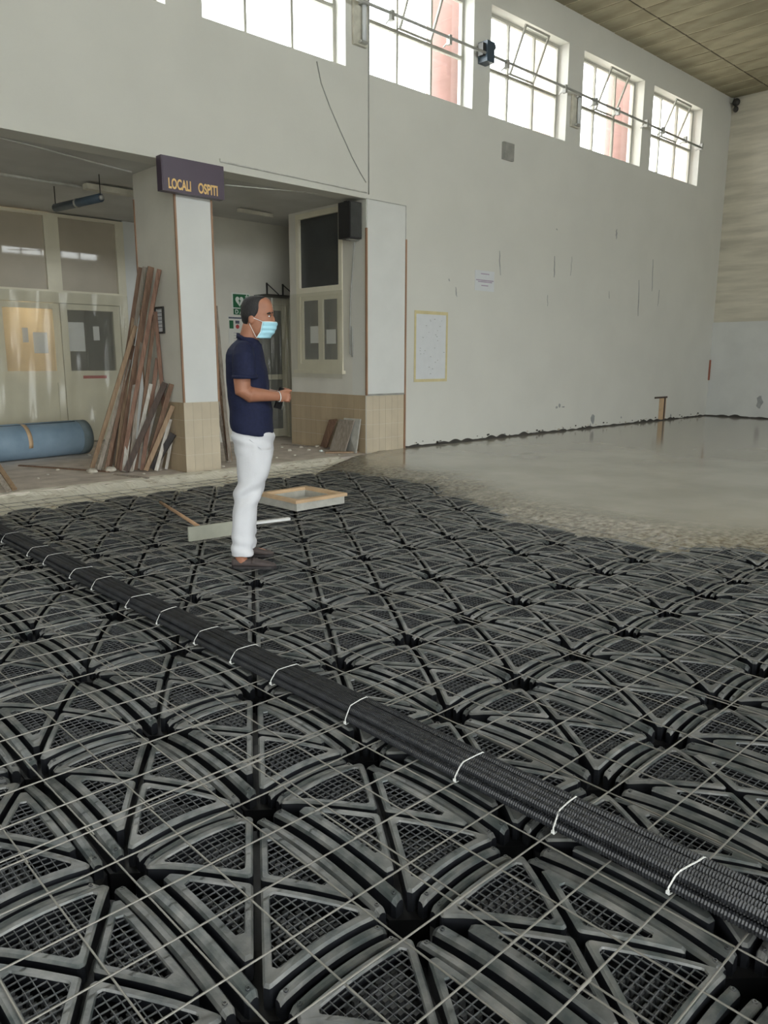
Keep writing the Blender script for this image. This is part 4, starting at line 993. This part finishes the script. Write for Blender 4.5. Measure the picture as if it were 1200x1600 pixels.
def arc(c, r0, a0, a1, wd, n=18): return [[c+(e1*math.sin(q)+e2*math.cos(q))*r for r in (r0, r0+0.004)]+[c+ax*wd+(e1*math.sin(q)+e2*math.cos(q))*r for r in (r0+0.004, r0)] for q in [a0+(a1-a0)*i/n for i in range(n+1)]]
cband = ra+(rb-ra)*0.60
MB().rings(arc(cband, rr*1.005, -0.3, math.pi+0.3, 0.06)).build('tape_band', 'wood_sump', t)
strip = lambda qs, c0, c1: MB().rings([[c+(e1*math.sin(q)+e2*math.cos(q))*r for q, r in qs] for c in (c0, c1)])
strip(((1.34, rr*1.0), (1.34, rr*1.03), (1.75, rr*1.035), (2.3, rr*1.03), (2.3, rr*1.0)), ra+ax*0.02, rb-ax*0.16).build('free_edge', 'roll_blue', t)
strip(((1.27, rr*1.0), (1.27, rr*1.008), (1.34, rr*1.008), (1.34, rr*1.0)), ra+ax*0.02, rb-ax*0.16).build('edge_gap', 'roll_inside', t)
MB().rings([[c+(e1*math.sin(q)+e2*math.cos(q))*rr*k for q in [2*math.pi*i/36 for i in range(36)]] for c, k in ((rb-ax*0.13, 1.0), (rb-ax*0.13, 1.022), (rb+ax*0.02, 1.015), (rb+ax*0.02, 0.9))], cap=False).build('end_layer', 'roll_end', t)
# broken slabs leaning at the right of the porch
def slab(pts, X, th, m, lab, cat='slab'):
    tl, tr, br, bl = pts
    v = [on_x(*tl, X), on_x(*tr, X), on_z(*br, 0.01), on_z(*bl, 0.01)]
    nrm = (v[1]-v[0]).cross(v[3]-v[0]).normalized()
    if nrm.dot(CAMP-v[0]) < 0: nrm = -nrm
    vs = v+[p-nrm*th for p in v]
    mn = min(q.z for q in vs)
    if mn < 0.004: vs = [q+Vector((0, 0, 0.004-mn)) for q in vs]
    mx = max(q.x for q in vs)
    if mx > 7.785: vs = [q-Vector((mx-7.785, 0, 0)) for q in vs]
    solid('broken_slab', MB().add(vs, [(0,1,2,3),(7,6,5,4),(0,4,5,1),(1,5,6,2),(2,6,7,3),(3,7,4,0)]), m, lab, cat, 'broken slabs leaning in the porch')
slab(((537, 653), (563, 655), (556, 708), (534, 703)), 7.76, 0.02, 'concrete_box', 'pale grey slab leaning on the porch tiles, rightmost')
slab(((530, 655), (553, 657), (538, 707), (514, 704)), 7.70, 0.02, 'wood_grey', 'brown grey slab leaning in front of the pale slab')
slab(((518, 656), (530, 655), (514, 700), (504, 698)), 7.66, 0.02, 'wood_brown', 'narrow brown slab, leftmost of the leaning slabs')
a, b = on_z(508, 707, .015), on_z(560, 706, .015)
solid('plank', MB().bar(a, b, 0.09, 0.022), 'wood_tan', 'short tan board lying in front of the broken slabs', 'plank')
solid('plank', MB().bar(on_z(23, 765, 0.03), on_y(-22, 700, 9.3), 0.05, 0.02, (0, -1, 0)), 'wood_tan', 'tan plank edge leaning at the left border of the picture', 'plank')
solid('plank', MB().bar(on_z(14, 768, 0.03), on_y(-32, 706, 9.05), 0.05, 0.02, (0, -1, 0)), 'wood_grey', 'grey plank edge leaning at the left border of the picture', 'plank')
solid('plank', MB().bar(on_z(30, 727, 0.012), on_z(172, 737, 0.012), 0.04, 0.015), 'wood_brown', 'thin brown strip lying flat in front of the blue roll', 'plank')
solid('plank', MB().bar(on_z(440, 694, 0.012), on_z(520, 700, 0.012), 0.05, 0.016), 'wood_grey', 'grey strip lying flat behind the man on the porch floor', 'plank')
solid('metal_strip', MB().bar(on_z(178, 741, 0.01), on_z(232, 747, 0.01), 0.03, 0.012), 'wood_grey', 'thin grey strip lying at the foot of the plank pile', 'strip')
def chunk(p, s_, m, lab, grp):
    mb = MB().ball((0, 0, 0), 1, 1, 1, 7, 5); q = R.uniform(0, 9)
    mb.v = [(p.x+x*s_*(1+.45*noise.noise(Vector((x*1.3+q, y, z)))), p.y+y*s_*(1+.45*noise.noise(Vector((x, y*1.3+q, z)))), p.z+0.4*s_+max(-.4, z*.6)*s_*(1+.3*noise.noise(Vector((x, y, z+q))))) for x, y, z in mb.v]
    mb.sm = [False]*len(mb.f)
    return solid('plaster_chunk', mb, m, lab, 'rubble', grp)
chunk(on_z(145, 739, 0.004), 0.065, 'plaster_rubble', 'cream plaster lump at the foot of the leftmost plank', None)
chunk(on_z(173, 737, 0.004), 0.07, 'plaster_rubble', 'flat plaster lump under the middle of the plank pile', None)
chunk(on_z(502, 706, 0.004), 0.035, 'aed_white', 'small white stub standing beside the broken slabs', None)
for (x, y, s_) in ((90, 735, .025), (75, 742, .02), (108, 733, .022), (140, 712, .03), (60, 748, .018), (250, 735, .03), (225, 741, .02), (282, 733, .02), (440, 700, .03), (452, 705, .04), (470, 700, .035), (482, 704, .03), (495, 699, .04), (460, 712, .025), (530, 711, .02), (432, 716, .025), (355, 722, .03), (348, 730, .025)):
    chunk(on_z(x, y, 0.003), s_, 'plaster_rubble', 'small plaster crumb scattered on the porch floor', 'plaster crumbs on the porch floor')

# ================================================================== THINGS ON THE WIRE MESH
MZ = -0.0095                                            # top of the wires
t = thing('concrete_sump', 'square concrete sump frame edged with wood, standing in the mesh', 'sump', (4.6, 6.08, MZ))
M_ = Matrix.Rotation(math.radians(1.5), 3, 'Z')
def sb(a, b):
    m = MB().box(a, b); m.v = [tuple(M_ @ Vector(v)) for v in m.v]; return m
h0, h1, hz = 0.305, 0.245, 0.075
for a, b in (((-h0, -h0, 0), (h0, -h1, hz)), ((-h0, h1, 0), (h0, h0, hz)), ((-h0, -h1, 0), (-h1, h1, hz)), ((h1, -h1, 0), (h0, h1, hz))): sb(a, b).build('side_wall', 'concrete_box', t, local=True)
sb((-h1, -h1, 0.0), (h1, h1, 0.008)).build('bed', 'concrete_box', t, local=True)
for a, b in (((-h0-.02, -h0-.012, hz), (h0+.03, -h1-.01, hz+.03)), ((-h0-.01, h1+.01, hz), (h0+.01, h0+.01, hz+.03)), ((-h0-.01, -h1-.01, hz), (-h1-.01, h1+.01, hz+.03)), ((h1+.01, -h1-.01, hz), (h0+.02, h1+.01, hz+.03))): sb(a, b).build('wood_edging', 'wood_sump', t, local=True)
t = thing('floor_squeegee', 'long wooden handled floor squeegee lying on the mesh left of the man', 'squeegee', (3.2, 5.34, MZ))
MB().bar((2.93, 5.365, MZ+0.058), (3.50, 5.31, MZ+0.058), 0.02, 0.115).build('blade_board', 'wood_float', t)
h_a, h_b = Vector((3.06, 5.37, 0.075)), on_z(251, 785, MZ+0.016)
MB().tube([h_a, h_b], 0.0155, 10).build('handle', 'wood_handle', t)
MB().bar((3.05, 5.37, MZ+0.1), (3.075, 5.40, MZ+0.075), 0.04, 0.03).build('socket', 'metal_grey', t)
solid('straightedge', MB().bar((3.42, 5.60, MZ+0.012), (4.02, 5.50, MZ+0.012), 0.045, 0.022), 'aluminium', 'shiny aluminium straightedge lying on the mesh behind the man', 'tool')

# ================================================================== THE MAN
M0 = on_z(390, 877, MZ); NV = Vector((math.sin(YAW), math.cos(YAW), 0)); UV = Vector((math.cos(YAW), -math.sin(YAW), 0))
def Lp(px, py, d=0.0):
    """pixel -> the man's own frame (u: the way he faces, d: away from the camera, z up)"""
    r = ray(px, py); t_ = ((M0-CAMP).dot(NV)+d)/r.dot(NV); v = CAMP+r*t_-M0
    return Vector((v.dot(UV), d, v.z))
def se(c, s_, e): return math.copysign(abs(c)**(2/e), c)
def ring(py, pb, pf, hw, dc=0.0, n=32, e=2.3, grow=0.0, tilt=0.0):
    a, b = Lp(pb, py, dc), Lp(pf, py, dc); cu, ru, z = (a.x+b.x)/2, (b.x-a.x)/2+grow, (a.z+b.z)/2
    return [Vector((cu+ru*se(math.cos(q), 0, e), dc+(hw+grow)*se(math.sin(q), 0, e), z+tilt*math.cos(q))) for q in [2*math.pi*k/n for k in range(n)]]
def fuse(mb, vox, it=2, disp=None):
    me = mb.mesh('tmp'); o = bpy.data.objects.new('tmp', me); col.objects.link(o)
    md = o.modifiers.new('r', 'REMESH'); md.mode = 'VOXEL'; md.voxel_size = vox
    dg = bpy.context.evaluated_depsgraph_get(); out = bpy.data.meshes.new_from_object(o.evaluated_get(dg)); bpy.data.objects.remove(o)
    bm = bmesh.new(); bm.from_mesh(out)
    for _ in range(it): bmesh.ops.smooth_vert(bm, verts=bm.verts, factor=0.5, use_axis_x=True, use_axis_y=True, use_axis_z=True)
    if disp:
        bm.normal_update()
        for v in bm.verts: v.co += v.normal*disp(v.co)
    for f in bm.faces: f.smooth = True
    bm.to_mesh(out); bm.free(); return out
def mesh_part(name, me, m, parent):
    me.name = name; me.materials.append(MATS[m]); o = bpy.data.objects.new(name, me); col.objects.link(o); o.parent = parent; return o
man = thing('person', 'person in navy polo, white trousers and blue face mask holding a phone', 'person', M0, -YAW)

HEAD = [(462.5, 395, 409, .030), (464.5, 388, 416, .054), (468.5, 383, 421.5, .070), (475, 379.5, 425.0, .0775), (484, 378, 426.6, .0805), (490, 378.3, 427.3, .0805), (494, 378.8, 425.8, .080), (499, 379.8, 427.2, .078), (505, 381.2, 428.8, .075), (509, 382.3, 428.6, .073), (515, 385, 426.5, .069), (521, 389, 424, .062), (526, 395, 418, .050), (528, 400, 413, .035)]
def head_row(py):
    if py <= HEAD[0][0]: return HEAD[0][1:]
    for a, b in zip(HEAD, HEAD[1:]):
        if a[0] <= py <= b[0]:
            t_ = (py-a[0])/(b[0]-a[0]); return tuple(a[k]+(b[k]-a[k])*t_ for k in (1, 2, 3))
    return HEAD[-1][1:]
HE = 2.15
def head_pt(py, q, grow=0.0):
    """point of the head surface at picture row py and angle q (0 = straight ahead, +pi/2 = far side)"""
    pb, pf, hw = head_row(py); a, b = Lp(pb, py), Lp(pf, py); cu, ru = (a.x+b.x)/2, (b.x-a.x)/2
    k = hw*(1.0-0.10*max(0, math.cos(q)))                       # the face is narrower than the back of the head
    return Vector((cu+(ru+grow)*se(math.cos(q), 0, HE), (k+grow)*se(math.sin(q), 0, HE), (a.z+b.z)/2))
def q_at(py, px):
    """near-side angle whose surface point shows at picture column px"""
    pb, pf, hw = head_row(py); c = (px-(pb+pf)/2)/((pf-pb)/2); c = max(-1, min(1, c)); return -math.acos(math.copysign(abs(c)**(HE/2), c))
body = MB()
body.rings([[head_pt(py, 2*math.pi*k/40) for k in range(40)] for py in [462.5, 463.5, 464.5, 466.5, 468.5, 471.5, 475, 479, 484, 487, 490, 492, 494, 496.5, 499, 502, 505, 507, 509, 512, 515, 518, 521, 523.5, 526, 528]])
for sg in (-1, 1):                                              # ears, brow ridge, nose bridge
    e_ = Lp(395.5, 500); body.ball((e_.x, sg*0.081, e_.z), .019, .010, .031, 12, 8, Matrix.Rotation(0.15*1, 3, 'Y'))
    e_ = Lp(393.5, 500); body.ball((e_.x, sg*0.077, e_.z), .012, .012, .024, 10, 8)
    b_ = head_pt(489.5, sg*0.42); body.ball(b_-Vector((.006, 0, 0)), .012, .022, .008, 10, 6)
n_ = Lp(427.0, 500); body.ball(n_, .012, .011, .024, 10, 8); n_ = Lp(429.5, 507); body.ball(n_, .013, .014, .013, 10, 8)
def ltube(mb, pts, rs, seg=14): mb.tube(pts, rs, seg); mb.ball(pts[0], rs[0], rs[0], rs[0], 12, 8); mb.ball(pts[-1], rs[-1], rs[-1], rs[-1], 12, 8)
ltube(body, [Lp(394, 511), Lp(391, 521), Lp(388.5, 531), Lp(386, 545)], [.066, .064, .066, .072], 20)
TOR = [(540, 366, 406, .13), (550, 359, 408, .175), (565, 358, 410, .19), (590, 359, 414, .19), (620, 362, 417, .175), (650, 365, 420, .175), (680, 369, 422, .17)]
body.rings([ring(*r_) for r_ in TOR])
for sg, ank in ((-1, (376, 869)), (1, (382, 853))):
    ltube(body, [Lp(398, 680, sg*.095), Lp(392, 740, sg*.11), Lp(384, 785, sg*.125), Lp(380, 830, sg*.15), Lp(*ank, sg*.165), Lp(ank[0]+2, ank[1]+7, sg*.165)], [.085, .075, .058, .052, .042, .040], 14)
    f_ = Lp(ank[0], ank[1], sg*.165); body.ball((f_.x+.05, sg*.165, .035), .12, .036, .026, 14, 8)
# right arm (near side) and left arm (far side), elbows bent, hands together on the phone
def arm(sg, sh, el, fo, wr, kn):
    P = [Lp(sh[0], sh[1], sh[2]), Lp((sh[0]+el[0])/2-2, (sh[1]+el[1])/2, (sh[2]+el[2])/2), Lp(*el), Lp(*fo), Lp((fo[0]+wr[0])/2, (fo[1]+wr[1])/2-.5, (fo[2]+wr[2])/2), Lp(*wr)]
    ltube(body, P, [.056, .060, .054, .053, .042, .030], 16)
    w_, k_ = Lp(*wr), Lp(*kn)
    mid_ = (w_+k_)/2; dr = (k_-w_).normalized(); M3 = Vector((1, 0, 0)).rotation_difference(dr).to_matrix()
    body.ball(mid_+dr*.004, .050, .019, .040, 16, 10, M3)
    side = 1 if sg < 0 else -1                                  # fingers curl towards the body's middle
    for i in range(4):
        z0 = .027-.0185*i; ln = (.040, .044, .042, .034)[i]
        a = k_+Vector((-.010, -.004*side*(1 if i in (0, 3) else 0), z0)); b = a+Vector((ln*.92, .006*side, -.004)); c = b+Vector((.004, .030*side, -.006)); e = c+Vector((-.024, .010*side, -.003))
        ltube(body, [a, b, c, e], [.0100, .0095, .0088, .0076], 10)
    a = w_+Vector((.020, .010*side, .026)); ltube(body, [a, a+Vector((.034, .012*side, .016)), a+Vector((.066, .020*side, .012))], [.0125, .0108, .0088], 10)
    return w_, k_
wr_r, kn_r = arm(-1, (380, 556, -.195), (379.5, 612, -.235), (390, 616.5, -.225), (434, 619.5, -.115), (445, 618.5, -.085))
wr_l, kn_l = arm(1, (382, 556, .195), (383, 610, .235), (393, 614, .225), (433, 617, .085), (444, 616, .055))
bm_ = fuse(body, 0.0052, 2); mesh_part('body', bm_, 'skin', man)

# navy polo shirt
sh = MB()
SH = [(526, 374, 400, .062), (533, 369, 404.5, .085), (539, 362.5, 407.5, .135), (546, 357.5, 409.5, .180), (554, 355, 411, .207), (565, 354.3, 412.8, .216), (580, 354.8, 417, .216), (598, 356, 419.5, .208), (618, 358.3, 420.8, .203), (640, 360.3, 425, .203), (658, 361.3, 426, .206), (671, 362.5, 426, .207), (676, 365, 425, .204)]
sh.rings([ring(py, a, b, h, 0, 40, 2.4, 0, (.020 if py > 660 else 0)*(-1 if py > 660 else 1)) for py, a, b, h in SH])
for sg, P, rs in ((-1, [Lp(381, 548, -.165), Lp(381, 560, -.205), Lp(381.5, 575, -.225), Lp(382.5, 590, -.235)], [.068, .077, .078, .079]),
                  (1, [Lp(383, 548, .165), Lp(383, 560, .205), Lp(384, 575, .225), Lp(385, 590, .235)], [.068, .077, .078, .079])):
    sh.tube(P, rs, 20); sh.ball(P[0], rs[0], rs[0], rs[0], 14, 10)
def wr_shirt(c):
    z = c.z; k = 0.0035*math.sin(z*34+c.x*11)*math.exp(-((z-1.02)/.16)**2)
    return k+0.004*noise.noise(Vector((c.x*7, c.y*7, z*5)))+0.0022*noise.noise(Vector((c.x*17, c.y*17, z*12)))
mesh_part('polo_shirt', fuse(sh, 0.0065, 2, wr_shirt), 'polo', man)
def band(fn, th, hh, n=40, a0=0.0, a1=2*math.pi, close=True):
    """upright strip round a closed path: fn(q) -> (point, outward)"""
    rows = []
    for k in range(n if close else n+1):
        q = a0+(a1-a0)*k/n; p, o_ = fn(q); rows.append([p, p+Vector((0, 0, hh)), p+o_*th+Vector((0, 0, hh)), p+o_*th*1.6])
    m = MB()
    if close: rows.append(rows[0])
    m.rings(rows, cap=not close); return m
def col_fn(q):
    a, b = Lp(371.5, 527), Lp(407.5, 545); c = (a+b)/2; ru, rd = (b.x-a.x)/2, .078
    p = Vector((c.x+ru*math.cos(q), rd*math.sin(q), c.z+(b.z-a.z)/2*math.cos(q)-.004)); return p, Vector((math.cos(q), math.sin(q), 0))
band(col_fn, .006, .034).build('collar', 'polo', man, local=True)
for sg in (-1, 1):
    c_ = Lp(382.5 if sg < 0 else 385, 590, sg*.235)
    band(lambda q: (Vector((c_.x+.0795*math.cos(q), c_.y+.0795*math.sin(q), c_.z-.006)), Vector((math.cos(q), math.sin(q), 0))), .004, .022).build('sleeve_cuff', 'polo', man, local=True)
# white trousers
tr = MB()
tr.rings([ring(*r_, 0, 36, 2.5) for r_ in ((662, 364, 424, .186), (672, 363.5, 426.5, .193), (688, 365.5, 427.5, .197), (703, 368, 427, .196), (714, 371, 425, .190), (722, 376, 420, .17))])
for sg in (-1, 1):
    L = [(700, 369, 426.5, .098, .098), (714, 369.5, 425.5, .098, .100), (735, 371, 421, .094, .106), (755, 371.5, 415.5, .089, .112), (772, 367, 408.5, .083, .118), (790, 364.5, 402.5, .080, .126), (815, 363, 399, .076, .138), (845, 362, 397, .074, .152), (868, 361.3, 396.3, .073, .162)]
    if sg > 0: L = [(y-(12*max(0, y-760)/108), a+3*max(0, y-740)/120, b+3*max(0, y-740)/120, h, d) for y, a, b, h, d in L]
    tr.rings([ring(y, a, b, h, sg*d, 30, 2.2) for y, a, b, h, d in L])
def wr_tr(c):
    z = c.z
    k = .0055*math.sin(z*60+c.x*22+c.y*8)*math.exp(-((z-.92)/.07)**2)+.006*math.sin(z*48-c.x*30)*math.exp(-((z-.52)/.10)**2)+.004*math.sin(z*70+c.x*20)*math.exp(-((z-.14)/.07)**2)
    return k*1.6+.006*noise.noise(Vector((c.x*6, c.y*6, z*4)))+.006*noise.noise(Vector((c.x*14, c.y*14, z*11)))
mesh_part('trousers', fuse(tr, 0.0065, 2, wr_tr), 'trousers', man)
c_ = Lp(413, 690, 0)
MB().rings([[Vector((Lp(404, 689).x, -.196, Lp(404, 689).z))+Vector((a, b, c)) for a, b, c in r_] for r_ in ([(-.03, .002, .03), (-.028, -.004, .032), (-.026, -.004, .028), (-.028, .002, .026)], [(.045, .012, -.035), (.047, .004, -.033), (.049, .004, -.037), (.047, .012, -.039)])]).build('pocket_seam', 'trousers', man, local=True)
# loafers
for sg, (hx, tx, yb) in ((-1, (362.5, 431.5, 884)), (1, (366, 428, 864))):
    dc = sg*.165; u0, u1 = Lp(hx, yb, dc).x, Lp(tx, yb, dc).x; Ln = u1-u0
    P = [(0, .012, .030, .045), (.015, .026, .014, .066), (.06, .034, .012, .072), (.16, .037, .012, .068), (.30, .038, .012, .060), (.42, .041, .012, .066), (.52, .045, .012, .064), (.66, .049, .012, .055), (.80, .047, .012, .044), (.91, .038, .012, .034), (.97, .024, .013, .026), (1, .010, .016, .020)]
    up_ = MB().rings([[Vector((u0+t_*Ln, dc+hw*math.copysign(abs(math.cos(q))**.8, math.cos(q)), (zl+zh)/2+(zh-zl)/2*math.copysign(abs(math.sin(q))**.8, math.sin(q)))) for q in [2*math.pi*k/18 for k in range(18)]] for t_, hw, zl, zh in P])
    so = up_.build('shoe', 'shoe_suede', man, local=True)
    pts = [(u0+t_*Ln, dc+hw*1.06) for t_, hw, _, _ in P]+[(u0+t_*Ln, dc-hw*1.06) for t_, hw, _, _ in reversed(P)]
    MB().prism(pts, lambda u, v: (u, v, .0005), lambda u, v: (u, v, .018)).build('sole', 'shoe_sole', so, local=True)
    MB().rings([[Vector((u0+.50*Ln+s_*.012, dc+.047*math.cos(q), .040+.030*math.sin(q))) for q in [math.pi*k/10 for k in range(11)]]+[Vector((u0+.50*Ln+s_*.012, dc+.043*math.cos(q), .040+.026*math.sin(q))) for q in [math.pi*k/10 for k in range(10, -1, -1)]] for s_ in (-1, 1)]).build('saddle_strap', 'shoe_suede', so, local=True)
# hair, brows, eyes
HB = [(463.5, 417), (467, 412), (470, 408.5), (476, 406.5), (484, 407), (490, 405), (494, 402.5), (497, 400), (499.5, 392), (504, 389.5), (509, 388.5), (512, 388)]
def hair_front(py):
    if py <= HB[0][0]: return HB[0][1]
    for a, b in zip(HB, HB[1:]):
        if a[0] <= py <= b[0]: return a[1]+(b[1]-a[1])*(py-a[0])/(b[0]-a[0])
    return HB[-1][1]
rows = [463.0, 464.2, 466, 468.5, 471, 474, 478, 482, 486, 490, 493, 496, 499, 502, 505, 508, 511]
NQ = 36; hv = []; hf = []
for sh_ in (0, 1):
    for py in rows:
        q0 = q_at(py, hair_front(py)); g_ = (.009 if sh_ else -.004)*(0.55 if py > 504 else 1)
        for k in range(NQ+1):
            q = q0-(2*math.pi+2*q0)*k/NQ                          # from the near hairline round the back to the far hairline
            edge = min(k, NQ-k)/3; gg = g_*(min(1, .35+edge*.65) if sh_ else 1)
            hv.append(head_pt(py, q, gg+(.0025*noise.noise(Vector((q*9, py*.4, 2))) if sh_ else 0)))
nr = len(rows); W_ = NQ+1
for s_ in (0, 1):
    for i in range(nr-1):
        for k in range(NQ):
            a = s_*nr*W_+i*W_+k; f_ = (a, a+1, a+W_+1, a+W_); hf.append(f_ if s_ else tuple(reversed(f_)))
o_ = nr*W_
for i in range(nr-1):
    for k in (0, NQ): a = i*W_+k; hf.append((a, a+W_, o_+a+W_, o_+a))
for k in range(NQ): hf.append((k, k+1, o_+k+1, o_+k)); a = (nr-1)*W_+k; hf.append((a, a+1, o_+a+1, o_+a))
tp = len(hv); hv.append(Lp(402, 461.6)); hf += [(o_+k, o_+k+1, tp) for k in range(NQ)]+[(o_+NQ, o_, tp)]
hair = MB().add(hv, hf, True).build('hair', 'hair', man, local=True)
for sg in (-1, 1):
    p = head_pt(489.6, sg*.62, .001); p2 = head_pt(488.6, sg*.30, .001); p3 = head_pt(491, sg*.86, .0005)
    MB().tube([p3, p, p2], [.0035, .0075, .006], 7).build('eyebrow', 'hair', man, local=True)
    e_ = head_pt(494.5, sg*.58, -.006); ey = MB().ball(e_, .010, .010, .0075, 10, 7).build('eye', 'mask_white', man, local=True)
    MB().ball(head_pt(494.5, sg*.52, .0005), .0055, .006, .0062, 8, 6).build('iris', 'hair', ey, local=True)
    MB().tube([head_pt(493.3, sg*q_, .0005) for q_ in (.40, .56, .74)], [.0018, .0028, .0018], 6).build('eyelid', 'hair', ey, local=True)
# pleated face mask with white edges and ear loops
MR = [503.5, 505, 507.5, 509, 511, 512.2, 514.5, 515.6, 518, 519.2, 521.5, 523.5, 526, 528.5]
def mask_edge(py): return 412.5-(py-503.5)*0.20
mv, mf = [], []; NM = 24
for sh_ in (0, 1):
    for i, py in enumerate(MR):
        pe = mask_edge(py); pyh = min(py, 526.5)
        qe = abs(q_at(min(py, 519), pe)); pl = .0035*(1 if i % 4 in (1, 2) else 0)
        for k in range(NM+1):
            s_ = -1+2*k/NM; q = qe*s_
            b_ = head_pt(min(py, 519), q, 0.006+pl+.009*(1-s_*s_)+(.0025 if sh_ else 0))
            if py > 519: b_ = b_+Vector((-(py-519)*.0033*(1-s_*s_*.4), 0, Lp(410, py).z-Lp(410, 519).z))
            mv.append(b_)
W2 = NM+1; nM = len(MR)
for s_ in (0, 1):
    for i in range(nM-1):
        for k in range(NM):
            a = s_*nM*W2+i*W2+k; f_ = (a, a+1, a+W2+1, a+W2); mf.append(f_ if s_ else tuple(reversed(f_)))
o2 = nM*W2
for i in range(nM-1):
    for k in (0, NM): a = i*W2+k; mf.append((a, a+W2, o2+a+W2, o2+a))
for k in range(NM): mf.append((k, k+1, o2+k+1, o2+k)); a = (nM-1)*W2+k; mf.append((a, a+1, o2+a+1, o2+a))
mask = MB().add(mv, mf, True).build('face_mask', 'mask_blue', man, local=True)
MB().tube([Vector(mv[o2+k]) for k in range(NM+1)], .0028, 6).build('top_edge', 'mask_white', mask, local=True)
for k in (0, NM): MB().tube([Vector(mv[o2+i*W2+k]) for i in range(nM)], .0022, 6).build('side_edge', 'mask_white', mask, local=True)
for sg, k in ((-1, 0), (1, NM)):
    ear = Lp(397.5, 497); er = Vector((ear.x, sg*.083, ear.z)); eb = Lp(393, 507); er2 = Vector((eb.x, sg*.079, eb.z))
    a, b = Vector(mv[o2+k]), Vector(mv[o2+(nM-1)*W2+k]); ma = (a+er)/2; ma.y = sg*max(abs(ma.y), .0815); mb2 = (b+er2)/2; mb2.y = sg*max(abs(mb2.y), .074)
    MB().tube([a, ma, er, er+Vector((-.012, 0, -.006)), er2, mb2, b], .0016, 6).build('ear_loop', 'mask_white', mask, local=True)
# white bracelet
bd = (kn_r-wr_r).normalized(); s1 = bd.cross(Vector((0, 0, 1))).normalized(); s2 = s1.cross(bd)
bc = wr_r+bd*.006
loop = [bc+(s1*math.cos(q)+s2*math.sin(q))*.0345 for q in [2*math.pi*k/20 for k in range(21)]]
MB().tube(loop, .0028, 6, cap=False).build('bracelet', 'mask_white', man, local=True)
# the phone in his hands
ph = thing('mobile_phone', 'black phone held between both hands of the man', 'phone', M0, -YAW)
c_ = Lp(438, 622, -.025); dirp = (Lp(440, 611, -.02)-Lp(432.5, 637, -.03)).normalized()
pm = MB().bar(c_-dirp*.075, c_+dirp*.07, 0.072, 0.0085, (1, -.5, .3)); pc_ = pm.build('case', 'phone_black', ph, local=True)
sc_ = MB().bar(c_-dirp*.068, c_+dirp*.063, 0.066, 0.0095, (1, -.5, .3)).build('screen', 'phone_black', ph, local=True)
